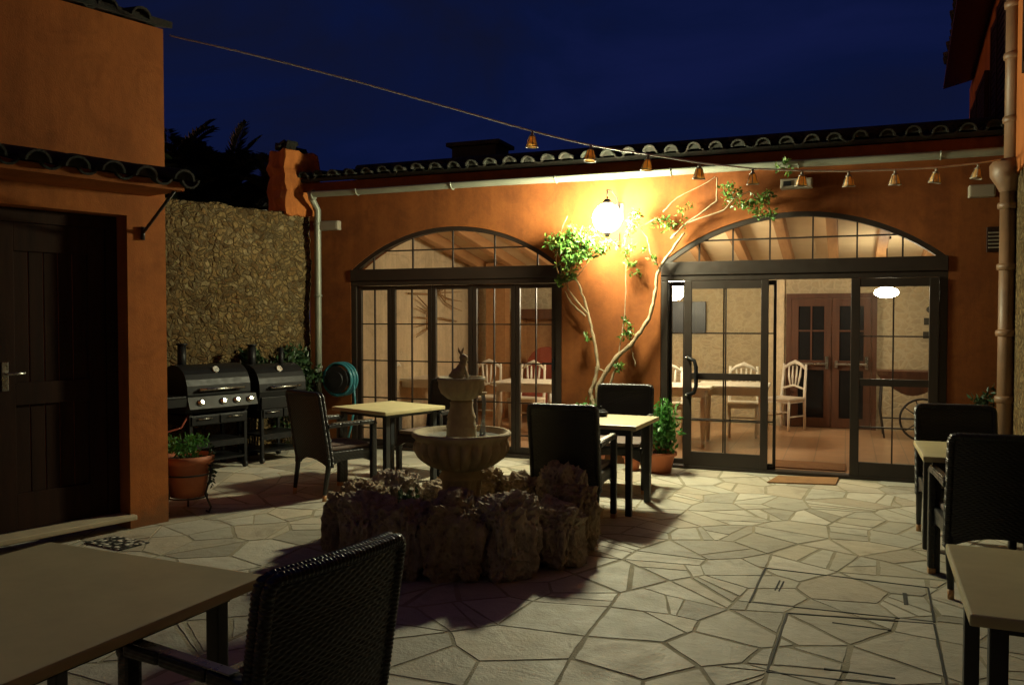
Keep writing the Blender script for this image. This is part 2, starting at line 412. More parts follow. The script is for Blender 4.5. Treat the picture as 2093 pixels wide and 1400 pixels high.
mixw = mixc(nt, 1.0, mixw, glow, 'ADD')
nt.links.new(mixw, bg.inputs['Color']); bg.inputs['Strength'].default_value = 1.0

# ---------------------------------------------------------------- ground and paving
g = MB(); g.poly([(-60,-60,-.0024),(60,-60,-.0024),(60,80,-.0024),(-60,80,-.0024)])
tag(g.build('ground', M['grout']), kind='structure')
COVERS = (((1565,1160),(1897,1200),(1910,1270),(1532,1230)),((1609,1252),(1909,1274),(1938,1412),(1568,1372)))
def split_line(poly, a, b):
    dx, dy = b[0]-a[0], b[1]-a[1]; L2 = dx*dx+dy*dy
    side = [(p[0]-a[0])*dy-(p[1]-a[1])*dx for p in poly]
    if min(side) > -.004 or max(side) < .004: return None
    h1, h2, cr = [], [], []
    for i in range(len(poly)):
        p, q = poly[i], poly[(i+1) % len(poly)]; u, v = side[i], side[(i+1) % len(poly)]
        (h1 if u >= 0 else h2).append(p)
        if (u >= 0) != (v >= 0):
            t = u/(u-v); c = (p[0]+(q[0]-p[0])*t, p[1]+(q[1]-p[1])*t); h1.append(c); h2.append(c); cr.append(((c[0]-a[0])*dx+(c[1]-a[1])*dy)/L2)
    if len(cr) != 2 or max(cr) < .0 or min(cr) > 1.0: return None
    return h1, h2
def voronoi_paving():
    rnd = random.Random(11)
    x0,x1,y0,y1 = -9.2,4.2,-8.4,.0
    s = .33; pts = []
    ny = int((y1-y0)/s)+3; nx = int((x1-x0)/s)+3
    for j in range(-1, ny):
        for i in range(-1, nx):
            if rnd.random() < .16: continue
            pts.append((x0+(i+.5+rnd.uniform(-.62,.62))*s, y0+(j+.5+rnd.uniform(-.62,.62))*s))
    grid = {}
    for k,(x,y) in enumerate(pts): grid.setdefault((int(math.floor(x/.6)), int(math.floor(y/.6))), []).append(k)
    cells = []
    for k,(x,y) in enumerate(pts):
        poly = [(x-.8,y-.8),(x+.8,y-.8),(x+.8,y+.8),(x-.8,y+.8)]
        gx, gy = int(math.floor(x/.6)), int(math.floor(y/.6))
        nb = [q for a in range(-2,3) for b in range(-2,3) for q in grid.get((gx+a,gy+b),()) if q != k]
        nb.sort(key=lambda q:(pts[q][0]-x)**2+(pts[q][1]-y)**2)
        for q in nb[:34]:
            qx,qy = pts[q]; nx_,ny_ = qx-x,qy-y; c = (nx_*(x+qx)+ny_*(y+qy))/2
            out = []
            for i in range(len(poly)):
                a = poly[i]; b = poly[(i+1)%len(poly)]
                da = a[0]*nx_+a[1]*ny_-c; db = b[0]*nx_+b[1]*ny_-c
                if da <= 0: out.append(a)
                if da*db < 0:
                    t = da/(da-db); out.append((a[0]+(b[0]-a[0])*t, a[1]+(b[1]-a[1])*t))
            poly = out
            if len(poly) < 3: break
        if len(poly) >= 3: cells.append(poly)
    key = lambda p:(round(p[0]*500), round(p[1]*500))
    par = {}
    def find(a):
        while par.setdefault(a,a) != a: a = par[a]
        return a
    pos = {}
    for c in cells:
        for p in c: pos.setdefault(key(p), p); find(key(p))
    for c in cells:
        for i in range(len(c)):
            a,b = c[i],c[(i+1)%len(c)]
            if math.hypot(a[0]-b[0],a[1]-b[1]) < .12: par[find(key(a))] = find(key(b))
    acc = {}
    for k_,p in pos.items():
        r = find(k_); s_ = acc.setdefault(r,[0,0,0]); s_[0]+=p[0]; s_[1]+=p[1]; s_[2]+=1
    cuts = []
    for pix in COVERS:
        q_ = [G(*p) for p in pix]; cuts += [((q_[k].x,q_[k].y),(q_[(k+1)%4].x,q_[(k+1)%4].y)) for k in range(4)]
    m = MB(); queue = []
    for c in cells:
        poly = []
        for p in c:
            s_ = acc[find(key(p))]; q = (s_[0]/s_[2], s_[1]/s_[2])
            if not poly or math.hypot(q[0]-poly[-1][0], q[1]-poly[-1][1]) > .01: poly.append(q)
        while len(poly) > 2 and math.hypot(poly[0][0]-poly[-1][0], poly[0][1]-poly[-1][1]) < .01: poly.pop()
        if len(poly) < 3: continue
        area = sum(poly[i][0]*poly[(i+1)%len(poly)][1]-poly[(i+1)%len(poly)][0]*poly[i][1] for i in range(len(poly)))/2
        if area < .008: continue
        queue.append((poly, area, 0))
    while queue:
        poly, area, lev = queue.pop()
        done = False
        if lev < 9:
            for (a_, b_) in cuts:
                r_ = split_line(poly, a_, b_)
                if r_ and len(r_[0]) > 2 and len(r_[1]) > 2:
                    for h_ in r_:
                        ar_ = sum(h_[k][0]*h_[(k+1)%len(h_)][1]-h_[(k+1)%len(h_)][0]*h_[k][1] for k in range(len(h_)))/2
                        if ar_ > .0015: queue.append((h_, ar_, lev+.01))
                    done = True; break
        if done: continue
        if lev < 2 and len(poly) > 3 and rnd.random() < (.42 if area > .09 else .18 if area > .05 else 0):
            n_ = len(poly); i_ = rnd.randrange(n_); j_ = (i_+rnd.choice([n_//2,(n_+1)//2,2])) % n_
            fi, fj = rnd.uniform(.15,.85), rnd.uniform(.15,.85)
            i_, j_ = min(i_,j_), max(i_,j_)
            if j_-i_ >= 1:
                A_ = poly[i_]; B_ = poly[(i_+1)%n_]; C_ = poly[j_]; D_ = poly[(j_+1)%n_]
                P_ = (A_[0]+(B_[0]-A_[0])*fi, A_[1]+(B_[1]-A_[1])*fi); Q_ = (C_[0]+(D_[0]-C_[0])*fj, C_[1]+(D_[1]-C_[1])*fj)
                h1 = [P_]+poly[i_+1:j_+1]+[Q_]; h2 = [Q_]+poly[j_+1:]+poly[:i_+1]+[P_]
                ar = lambda q: sum(q[k][0]*q[(k+1)%len(q)][1]-q[(k+1)%len(q)][0]*q[k][1] for k in range(len(q)))/2
                a1, a2 = ar(h1), ar(h2)
                if a1 > .010 and a2 > .010:
                    queue.append((h1,a1,lev+1)); queue.append((h2,a2,lev+1)); continue
        cx = sum(p[0] for p in poly)/len(poly); cy = sum(p[1] for p in poly)/len(poly)
        if not (x0-.1 < cx < x1+.2 and y0 < cy < y1+.05): continue
        def inset(P, d):
            n = len(P); res = []
            for i in range(n):
                a,b,c_ = P[i-1],P[i],P[(i+1)%n]
                e1 = Vector((b[0]-a[0], b[1]-a[1])).normalized(); e2 = Vector((c_[0]-b[0], c_[1]-b[1])).normalized()
                n1 = Vector((-e1.y,e1.x)); n2 = Vector((-e2.y,e2.x)); h = n1+n2
                if h.length < .2: res.append(b); continue
                h.normalize(); k = d/max(.35, h.dot(n1)); res.append((b[0]+h.x*k, b[1]+h.y*k))
            return res
        gap = rnd.choice([.004,.006,.008,.011,.015])
        P = inset(poly, gap)
        # roughen edges: subdivide and jitter
        Q = []
        for i in range(len(P)):
            a,b = P[i],P[(i+1)%len(P)]; L = math.hypot(b[0]-a[0],b[1]-a[1]); n = max(1,int(L/.07))
            for t in range(n):
                f = t/n; j = .0035 if t else .002
                Q.append((a[0]+(b[0]-a[0])*f+rnd.uniform(-j,j), a[1]+(b[1]-a[1])*f+rnd.uniform(-j,j)))
        T = [(cx+(p[0]-cx)*(1-.016), cy+(p[1]-cy)*(1-.016)) for p in Q]
        dz = rnd.uniform(-.0005,.0008); tx,ty = rnd.uniform(-.0025,.0025), rnd.uniform(-.0025,.0025)
        top = [m.b.verts.new((p[0],p[1],dz+tx*(p[0]-cx)+ty*(p[1]-cy))) for p in T]
        low = [m.b.verts.new((p[0],p[1],-.013)) for p in Q]
        m.face(top)
        for i in range(len(Q)): m.face([low[i],low[(i+1)%len(Q)],top[(i+1)%len(Q)],top[i]])
    o = m.build('paving', M['paving'], recalc=False); tag(o, kind='structure')
voronoi_paving()

# ---------------------------------------------------------------- roof tiles
def barrel_tiles(mb, org, along, down, n, spacing, length, courses, r=.085, lip=.02):
    """n columns along unit vec 'along', each a run of courses going 'down' the slope"""
    along = Vector(along).normalized(); down = Vector(down).normalized(); up = along.cross(down)
    if up.z < 0: up = -up
    rnd = random.Random(3)
    cl = length/courses
    for i in range(n):
        for kind in (0, 1):
            base = Vector(org)+along*spacing*(i+.5*kind)
            for c in range(courses):
                j_ = rnd.uniform(-.025,.03)
                a = base+down*(cl*c-.03)+up*rnd.uniform(-.006,.006)+along*rnd.uniform(-.010,.010)
                b = base+down*(cl*(c+1)+.02+j_)+up*(.016+rnd.uniform(-.008,.012))+along*rnd.uniform(-.014,.014)
                if kind == 1 and c == courses-1: b = b-down*.075
                r0, r1 = (r*.86, r*1.06) if kind == 0 else (r*1.15, r*.95)
                sgn = 1 if kind == 0 else -1
                lift = up*(.055 if kind == 0 else .075)
                S = 8; ring = []
                for (p, rr) in ((a, r0), (b, r1)):
                    for th in (0, -.016):
                        ring.append([mb.b.verts.new(p+lift+along*math.cos(math.pi*k/S)*(rr+th)+up*sgn*math.sin(math.pi*k/S)*(rr+th)*.95) for k in range(S+1)])
                oa, ia, ob, ib = ring
                for k in range(S):
                    mb.face([oa[k],oa[k+1],ob[k+1],ob[k]], True); mb.face([ia[k+1],ia[k],ib[k],ib[k+1]], True)
                    mb.face([ob[k],ob[k+1],ib[k+1],ib[k]]); mb.face([oa[k+1],oa[k],ia[k],ia[k+1]])
                for k in (0,S): mb.face([oa[k],ob[k],ib[k],ia[k]])
                if kind == 0 and c == courses-1:
                    f_ = b-down*.05+lift; mb.poly([f_+along*math.cos(math.pi*k/S)*r1*.9+up*math.sin(math.pi*k/S)*r1*.86 for k in range(S+1)])
    return mb

# ---------------------------------------------------------------- restaurant building
XL, XR = -5.88, 1.44; XO = -6.40
A1 = (-5.795, -3.015); A2 = (-1.885, .91); SPR = 2.21; RISE = .50
WT = 3.33
rest = thing('restaurant_building', 'long low red stucco dining room with two glazed arches and a barrel tile roof', 'building', (-2.45,0,0))
def arch_pts(x0, x1, rise=RISE, spr=SPR, n=28):
    c = (x0+x1)/2; hw = (x1-x0)/2; rad = (hw*hw+rise*rise)/(2*rise); cz = spr+rise-rad
    a = math.asin(hw/rad)
    return [(c+rad*math.sin(-a+2*a*i/n), cz+rad*math.cos(-a+2*a*i/n)) for i in range(n+1)]
out = [(XO,0)]
for (a,b) in (A1, A2):
    out += [(a,0)] + arch_pts(a,b) + [(b,0)]
out += [(XR,0),(XR,WT),(XO,WT)]
MB().prism([(x,0,z) for x,z in out], (0,.28,0)).build('wall', M['red'], rest)
m = MB(); m.bx((XO,.283,0),(XL,4.4,2.5)); 
m.prism([(XO,.285,2.503),(XO,4.4,2.503),(XO,4.4,2.6),(XO,1.0,3.50),(XO,.285,3.34)], (XL-XO,0,0))
m.build('side_wall', M['cream'], rest)
BY = 4.1
m = MB(); m.bx((XL+.003,BY,0),(3.2,BY+.3,2.75)); m.build('back_wall', M['rubble2'], rest)
m = MB(); m.bx((XL+.003,BY-.02,2.22),(3.2,BY-.003,2.75)); m.bx((FY(1568,700,BY).x,BY-.03,0),(FY(1603,700,BY).x,BY-.004,2.22)); m.build('plaster_band', M['cream'], rest)
m = MB(); m.bx((3.2,.3,0),(3.4,BY,3.3)); m.build('end_wall', M['cream'], rest)
# ceiling: rises from the facade to the ridge, then falls to the back wall
m = MB()
m.prism([(0,.283,3.12),(0,BY-.002,2.47),(0,BY-.002,2.56),(0,.283,3.20)], (1,0,0))
for v in m.b.verts: v.co.x = XL+.003 if v.co.x < .5 else 3.2
m.build('ceiling', M['ceil'], rest)
for k in range(15):
    x = XL+.30+k*.60
    m = MB(); m.beam((x,.29,3.035),(x,BY-.035,2.398),.13,.15,.012)
    m.build('beam', M['beamwood'], rest)
m = MB(); barrel_tiles(m, (XO+.07,1.1,3.60), (1,0,0), (0,-1.32,-.245), 34, .23, 1.36, 4, .068)
m.build('roof', M['tile'], rest)
m = MB(); m.prism([(XO,-.2,3.365),(XO,1.1,3.61),(XO,4.45,2.66),(XO,4.45,2.74),(XO,1.1,3.67),(XO,-.2,3.41)], (XR-XO,0,0))
o = m.build('roof_deck', M['tile'], rest)
m = MB()
for k in range(30):
    m.tube([(XO+.05+k*.28,1.1,3.70),(XO+.05+k*.28+.33,1.1,3.715)], [.10,.085], 10)
m.build('ridge', M['tile'], rest)
m = MB(); m.bx((XO,-.16,3.255),(XR,-.003,3.362), .006); m.build('fascia', M['red'], rest)
# gutter
m = MB()
S = 10; prev = None
segs = [XO+.23+i*(XR-XO-.23)/12 for i in range(13)]
for i,x in enumerate(segs):
    ring = []
    for rr in (.066,.060):
        for k in range(S+1):
            a = math.pi*k/S
            ring.append(m.b.verts.new((x,-.235+math.cos(a)*rr,3.235-math.sin(a)*rr-.004*math.sin(i*1.3))))
    if prev:
        for k in range(S):
            m.face([prev[k],prev[k+1],ring[k+1],ring[k]],True); m.face([prev[S+2+k],prev[S+1+k],ring[S+1+k],ring[S+2+k]],True)
        m.face([prev[0],ring[0],ring[S+1],prev[S+1]]); m.face([prev[S],ring[S],ring[2*S+1],prev[2*S+1]])
    prev = ring
m.tube([(XO+.22,-.235,3.20),(XO+.235,-.235,3.20)],.065,14)
gut = m.build('gutter', M['gutter'], rest)
for x in segs[1:-1:2]:
    m = MB(); m.tube([(x,-.235+math.cos(math.pi*k/8)*.071,3.235-math.sin(math.pi*k/8)*.071) for k in range(9)],.007,6)
    m.build('gutter_bracket', M['gutter'], gut)
m = MB()
p0 = FY(647,402,-.10); p1 = FY(656,760,-.08); pb = FY(660,870,-.08)
m.tube([(p0.x,-.235,3.19),(p0.x,-.2,3.1),(p0.x,-.08,2.98),(p0.x+.0,-.08,1.5),(p0.x,-.08,.0)],.042,12)
for z in (2.8,1.9,1.0): m.tube([(p0.x,-.08,z-.012),(p0.x,-.08,z+.012)],.052,12)
m.build('downpipe', M['gutter'], rest)
for o in rest.children:
    if o.name.split('.')[0] in ('roof','roof_deck','ridge','fascia','gutter'): o.location.z -= .055
# chimney on the wall end, low vent on the roof
XW = -8.68; WY1 = -2.16
begin_left()
ch = thing('chimney', 'bright orange stucco chimney stub with broken tile cap above the left wall end', 'chimney', (XW-.17,WY1-.3,2.9))
CHY0=FX(584,350,XW+.02).y; CHY1=FX(652,350,XW+.02).y
m = MB(); m.bx((XW-.34,CHY0,2.9),(XW+.02,CHY1,3.70),.015)
bmesh.ops.subdivide_edges(m.b, edges=m.b.edges[:], cuts=7, use_grid_fill=True)
for v in m.b.verts: v.co += Vector((noise.noise(v.co*7)*.05, noise.noise(v.co*7+Vector((5,0,0)))*.05, noise.noise(v.co*9)*.04))
m.build('stack', M['orange'], ch)
m = MB()
for k in range(9):
    a = random.uniform(0,6.28)
    m.box((XW-.16+random.uniform(-.2,.18),(CHY0+CHY1)/2+random.uniform(-.17,.17),3.75+random.uniform(0,.05)),(.16,.12,.05),a,.01,random.uniform(-.5,.5),random.uniform(-.6,.6))
m.build('tile_cap', M['tile'], ch)
end_left()
rv = FY(960,330,1.1)
m = MB(); m.bx((rv.x-.36,1.3,3.55),(rv.x+.30,1.75,3.93),.02); m.bx((rv.x-.42,1.24,3.93),(rv.x+.36,1.81,3.985),.01)
tag(m.build('roof_vent', M['tile']), 'low dark flat box sticking up behind the tiles above the left arch', 'vent')

# ---- arch frames
def arch_frame(x0, x1, name, muntx, parent, yf=.06):
    fw = .06
    o_ = arch_pts(x0+.004,x1-.004); i_ = arch_pts(x0+.11,x1-.11,RISE-.07,SPR+.02)
    m = MB(); n = len(o_)
    rings = [[m.b.verts.new((p[0],y,p[1])) for p in q] for q,y in ((o_,yf-.05),(i_,yf-.05),(o_,yf+.03),(i_,yf+.03))]
    for k in range(n-1):
        m.face([rings[0][k],rings[0][k+1],rings[1][k+1],rings[1][k]]); m.face([rings[2][k+1],rings[2][k],rings[3][k],rings[3][k+1]])
        m.face([rings[1][k],rings[1][k+1],rings[3][k+1],rings[3][k]]); m.face([rings[0][k+1],rings[0][k],rings[2][k],rings[2][k+1]])
    # transom beam and side posts
    m.bx((x0+.003,yf-.075,SPR-.13),(x1-.003,yf+.06,SPR+.012),.006)
    m.bx((x0+.003,yf-.06,SPR-.19),(x1-.003,yf+.05,SPR-.132),.004)
    m.bx((x0+.003,yf-.055,0),(x0+.075,yf+.05,SPR-.192),.004); m.bx((x1-.075,yf-.055,0),(x1-.003,yf+.05,SPR-.192),.004)
    c = (x0+x1)/2; hw = (x1-x0)/2; rad = (hw*hw+RISE*RISE)/(2*RISE); cz = SPR+RISE-rad
    def top(x): return cz+math.sqrt(max(0,rad*rad-(x-c)**2))-.05
    for x in muntx: m.bx((x-.008,yf-.02,SPR+.012),(x+.008,yf+.006,top(x)))
    zz = SPR+.235; hx = math.sqrt(rad*rad-(zz-cz)**2)-.09
    m.bx((c-hx,yf-.021,zz-.008),(c+hx,yf+.007,zz+.008))
    m.bx((x0+.076,yf-.05,0.0),(x1-.076,yf+.06,.035))
    f = m.build(name, M['frame'], parent)
    m = MB(); q = arch_pts(x0+.09,x1-.09,RISE-.06,SPR+.013); m.poly([(p[0],yf-.004,p[1]) for p in q]); 
    m.build('glass', M['glass'], f)
    return f
w1 = arch_frame(A1[0],A1[1],'arch_window',[FY(p,500).x for p in (760,840,922,1008,1096)],rest)
w2 = arch_frame(A2[0],A2[1],'arch_window',[FY(p,500).x for p in (1428,1497,1573,1661,1752,1846)],rest)
def leaf_door(x0, x1, z0, z1, y, stile, bot, topr, mx, mz, name, label=None, rail=None, th=.045):
    m = MB()
    m.bx((x0,y-th/2,z0),(x0+stile,y+th/2,z1),.004); m.bx((x1-stile,y-th/2,z0),(x1,y+th/2,z1),.004)
    m.bx((x0+stile,y-th/2+.002,z0),(x1-stile,y+th/2-.002,z0+bot)); m.bx((x0+stile,y-th/2+.002,z1-topr),(x1-stile,y+th/2-.002,z1))
    for a in mx: 
        q = x0+stile+(x1-x0-2*stile)*a; m.bx((q-.007,y-.012,z0+bot),(q+.007,y+.012,z1-topr))
    for z in mz: m.bx((x0+stile,y-.013,z-.007),(x1-stile,y+.013,z+.007))
    if rail: m.bx((x0+stile,y-th/2+.003,rail-.035),(x1-stile,y+th/2-.003,rail+.035))
    f = m.build(name, M['frame'], rest)
    if label: f['label'] = label
    m = MB(); m.poly([(x0+stile,y+.001,z0+bot),(x1-stile,y+.001,z0+bot),(x1-stile,y+.001,z1-topr),(x0+stile,y+.001,z1-topr)])
    m.build('glass', M['glass'], f)
    return f
ZT = SPR-.195
# five folding leaves in the left arch
edges = [A1[0]+.078] + [FY(p,700).x for p in (797,880,963,1051)] + [A1[1]-.078]
for i in range(5):
    a, b = edges[i]+.003, edges[i+1]-.003
    f = leaf_door(a, b, .04, ZT, .055, .052, .07, .05, [.5], [FY(1000,q).z for q in (663,742,822,888)], 'folding_door')
    if i == 4:
        h = MB(); h.bx((b-.035,-.01,1.02),(b-.015,.03,1.16),.004); h.beam((b-.025,-.03,1.1),(b-.14,-.03,1.1),.018,.02,.004)
        h.build('door_handle', M['black'], f)
# sliding doors in the right arch
zr = FY(1480,770,0).z
xs = lambda p: FY(p,760).x
f = leaf_door(A2[0]+.078, xs(1585), .036, ZT, .10, .03, .05, .05, [.12,.52], [zr+.46, zr-.47], 'fixed_pane', 'fixed glazed panel behind the sliding door')
f = leaf_door(xs(1399), xs(1570), .036, ZT, .0, .075, .15, .085, [.5], [zr+.46, zr-.47], 'sliding_door', 'half open sliding glass door with black pull handle', zr)
hx = xs(1399)+.05
h = MB(); h.tube([(hx-.01,-.03,zr-.20),(hx-.01,-.085,zr-.20),(hx+.07,-.10,zr-.17),(hx+.09,-.10,zr-.1),(hx+.09,-.10,zr+.1),(hx+.07,-.10,zr+.17),(hx-.01,-.085,zr+.20),(hx-.01,-.03,zr+.20)],.021,10)
h.build('door_handle', M['black'], f)
for z in (-.20,.20): h = MB(); h.sphere((hx-.012,-.105,zr+z),.014,2); h.build('bolt', M['steel'], f)
f = leaf_door(xs(1738), A2[1]-.078, .036, ZT, .0, .085, .14, .085, [.49], [zr+.44, zr-.47], 'sliding_door', 'closed right hand sliding glass door', zr-.02)
m = MB(); m.bx((A2[0],-.03,.0),(A2[1],-.003,.034),.004); m.bx((A1[0],-.06,.0),(A1[1],-.003,.034),.004); m.build('threshold', M['frame'], rest)

# ---- interior floor
g = MB(); g.bx((XL+.003,.283,-.02),(3.2,BY-.003,.012)); g.bx((A1[0]+.003,.003,-.02),(A1[1]-.003,.281,.012)); g.bx((A2[0]+.003,.003,-.02),(A2[1]-.003,.281,.012))
tag(g.build('floor', M['floor']), kind='structure')
# double door at the back
dd = thing('double_door', 'brown double door with dark panes and push bars in the back wall of the room', 'door', (-.5,BY-.05,0))
ya = BY-.07
xa, xm, xb, xe = FY(1607,700,BY).x, FY(1695,700,BY).x, FY(1705,700,BY).x, FY(1792,700,BY).x
zt = FY(1700,600,BY).z
m = MB(); m.bx((xa,ya,.012),(xa+.07,BY-.004,zt)); m.bx((xe-.07,ya,.012),(xe,BY-.004,zt)); m.bx((xa+.07,ya,zt-.07),(xe-.07,BY-.004,zt)); m.build('frame', M['doorwood'], dd)
for (a,b) in ((xa+.075,(xm+xb)/2-.004),((xm+xb)/2+.004,xe-.075)):
    m = MB(); z0, z1 = .02, zt-.075; y = BY-.055
    m.bx((a,y-.02,z0),(a+.10,y+.02,z1)); m.bx((b-.10,y-.02,z0),(b,y+.02,z1))
    for (p,q) in ((z0,.16),(.86,1.0),(z1-.11,z1)): m.bx((a+.10,y-.019,p),(b-.10,y+.019,q))
    mid = (a+b)/2; m.bx((mid-.012,y-.018,1.0),(mid+.012,y+.018,z1-.11)); m.bx((a+.10,y-.0185,1.42),(b-.10,y+.0185,1.445))
    l = m.build('door_leaf', M['doorwood'], dd)
    m = MB(); m.poly([(a+.10,y,.16),(b-.10,y,.16),(b-.10,y,z1-.11),(a+.10,y,z1-.11)]); m.build('pane', M['black'], l)
    m = MB(); m.beam((a+.06,y-.07,.95),(b-.06,y-.07,.95),.03,.03,.008); m.bx((a+.04,y-.08,.90),(a+.08,y-.021,1.0)); m.bx((b-.08,y-.08,.88),(b-.04,y-.021,1.06)); m.build('push_bar', M['steel'], l)
# screen, plaques
p = FY(1352,617,BY-.05); q = FY(1443,680,BY-.05)
m = MB(); m.bx((p.x,BY-.10,q.z),(q.x,BY-.035,p.z),.006)
t = m.build('wall_screen', M['screen']); tag(t, 'wide blue grey screen hung on the far stone wall left of the double door', 'screen')
for i,(a,b,c,d,l) in enumerate(((1895,625,1912,640,'small round dark ornament on the back stone wall above two plaques'),(1889,650,1912,664,'upper of two dark plaques on the back stone wall'),(1887,678,1912,692,'lower of two dark plaques on the back stone wall'))):
    p = FY(a,b,BY-.05); q = FY(c,d,BY-.05)
    m = MB()
    if i == 0: m.sphere(((p.x+q.x)/2,BY-.03,(p.z+q.z)/2),.065,2,(1,.35,.8))
    else:
        m.bx((p.x,BY-.03,q.z),(q.x,BY-.004,p.z),.006)
        for k in range(5): m.bx((p.x+.02+k*.026,BY-.034,q.z+.03),(p.x+.036+k*.026,BY-.0305,p.z-.03))
    tag(m.build('wall_ornament' if i==0 else 'plaque', M['plaque']), l, 'ornament' if i==0 else 'plaque')
# wooden forks on the left interior wall
def fork(px0, py0, px1, py1, label):
    """tine centre at first pixel, handle end at second, on the left wall"""
    a = FX(px0,py0,XL+.05); b = FX(px1,py1,XL+.05); d = (b-a).normalized(); n = Vector((1,0,0)); s = n.cross(d)
    t = thing('hay_fork', label, 'hay fork', a, group='wooden hay forks on the cream wall')
    m = MB(); m.tube([a+d*.25, (a+b)/2+s*.02, b],[.02,.017,.015],8); m.build('handle', M['hay'], t)
    m = MB()
    for k in range(-2,3):
        f_ = k/2
        m.tube([a+d*.28, a+s*f_*.16+d*.05+n*.01, a+s*f_*.24-d*.18+n*.03, a+s*f_*.30-d*.42+n*.07],[.014,.012,.010,.005],6)
    m.tube([a+s*.17+d*.04, a+s*-.17+d*.04],.009,6)
    m.build('tines', M['hay'], t)
fork(870,650,932,657,'lower wooden hay fork with tines pointing left on the cream wall')
fork(912,598,835,600,'upper wooden hay fork with tines pointing right on the cream wall')

# interior white chairs and tables
def white_chair():
    t = thing('white_chair', 'x', 'chair', group='white carved chairs inside the dining room')
    m = MB()
    for s in (-1,1): m.tube([(s*.19,-.2,0),(s*.19,-.19,.45),(s*.18,-.24,.94)],[.02,.022,.018],8)
    m.tube([(-.19,-.235,.86),(-.1,-.245,.93),(0,-.248,.97),(.1,-.245,.93),(.19,-.235,.86)],[.02,.024,.03,.024,.02],8)
    m.tube([(-.18,-.21,.58),(0,-.215,.63),(.18,-.21,.58)],.017,8)
    for x in (-.1,-.035,.035,.1): m.tube([(x*.6,-.215,.61),(x*.9,-.23,.76),(x*1.0,-.245,.91)],[.01,.018,.011],6)
    m.build('backrest', M['white'], t, True)
    m = MB(); m.box((0,0,.45),(.42,.42,.035),0,.012); m.box((0,0,.415),(.37,.37,.04)); m.build('seat', M['white'], t, True)
    for s in (-1,1):
        m = MB(); m.tube([(s*.17,.17,0),(s*.175,.18,.2),(s*.18,.18,.43)],[.015,.02,.02],8); m.build('leg', M['white'], t, True)
    m = MB()
    for s in (-1,1): m.tube([(s*.18,-.19,.2),(s*.175,.18,.2)],.011,6)
    m.tube([(-.17,.18,.27),(.17,.18,.27)],.011,6); m.build('stretcher', M['white'], t, True)
    return t
def white_table():
    t = thing('white_table', 'x', 'table', group='white tables inside the dining room')
    m = MB(); m.box((0,0,.735),(.9,.8,.035),0,.008); m.build('tabletop', M['white'], t, True)
    m = MB(); m.box((0,0,.67),(.76,.66,.09)); m.build('apron', M['white'], t, True)
    for sx in (-1,1):
        for sy in (-1,1):
            m = MB(); m.lathe([(.0,0),(.022,0),(.026,.1),(.034,.3),(.028,.42),(.036,.5),(.034,.62),(0,.62)],(sx*.36,sy*.31,.0),10); m.build('leg', M['white'], t, True)
    return t
wc = white_chair(); used = False
def put(proto, first, loc, rz, label):
    o = proto if first else copy_tree(proto)
    o.location = loc; o.rotation_euler = (0,0,rz) if 'lantern' not in proto.name else (random.uniform(-.12,.12),random.uniform(-.12,.12),rz); o['label'] = label; return o
cd_ = [
 (FY(1606,700,3.65).x, 3.65, R(150), 'white carved chair beside the brown double door seen through the open gap'),
 (FY(1372,700,2.2).x, 2.2, R(200), 'white chair seen through the narrow pane left of the sliding door handle'),
 (FY(1520,700,2.7).x, 2.7, R(185), 'white chair behind the sliding door beside the white table'),
 (FY(1076,700,2.2).x, 2.2, R(175), 'white chair seen through the rightmost folding door'),
 (FY(992,700,2.3).x, 2.3, R(190), 'white chair just right of the fountain bowl behind the folding doors'),
 (FY(778,700,1.3).x, 1.3, R(100), 'white chair at the left end behind the first folding door'),
]
for i,(x,y,rz,l) in enumerate(cd_): put(wc, i==0, (x,y,.012), rz, l)
wt_ = white_table()
for i,(px,y,l) in enumerate(((1085,1.65,'white table behind the rightmost folding door'),(860,1.8,'white table behind the second and third folding doors'),(1385,1.75,'white table behind the fixed pane of the right arch'),(1500,2.15,'white table behind the sliding door'))):
    put(wt_, i==0, (FY(px,700,y).x,y,.012), R(3), l)
# upholstered red chair back and dark sideboard at back, left arch
p = FY(1115,740,3.4)
t = thing('armchair', 'rounded red upholstered armchair behind the rightmost folding door', 'armchair', (p.x,3.4,.012))
m = MB(); m.prism([(p.x+.34*math.cos(math.pi*k/14)*1.0, 3.4, .75+.42*math.sin(math.pi*k/14)) for k in range(15)]+[(p.x-.34,3.4,.45),(p.x+.34,3.4,.45)],(0,.12,0)); m.build('backrest', M['redcloth'], t)
m = MB(); m.box((p.x,3.1,.40),(.66,.6,.16),0,.04); m.build('seat', M['redcloth'], t)
for sx in (-1,1):
    for yy in (4.05,3.4):
        m = MB(); m.tube([(p.x+sx*.28,yy,.012),(p.x+sx*.28,yy,.34)],[.018,.025],8); m.build('leg', M['doorwood'], t)
a = FY(1062,632,3.9); b = FY(1150,632,3.9)
t = thing('dresser', 'dark wooden dresser against the back wall behind the rightmost folding door', 'dresser', ((a.x+b.x)/2,3.9,.012))
zt2 = a.z
m = MB(); m.bx((a.x,3.7,zt2-.16),(b.x+.1,4.07,zt2),.01); m.build('cornice', M['doorwood'], t)
m = MB(); m.bx((a.x+.03,3.75,.013),(a.x+.07,4.06,zt2-.162)); m.bx((b.x+.03,3.75,.013),(b.x+.07,4.06,zt2-.162)); m.bx((a.x+.07,4.04,.013),(b.x+.03,4.06,zt2-.162)); m.bx((a.x+.07,3.75,.05),(b.x+.03,4.03,.85)); m.build('carcass', M['beamwood'], t)
# orange pilaster on back-left
a = FY(1003,575,3.7); b = FY(1042,575,3.7)
m = MB(); m.bx((a.x,3.5,.0125),(b.x,3.7,2.5)); m.build('pillar', M['beamwood'], rest)
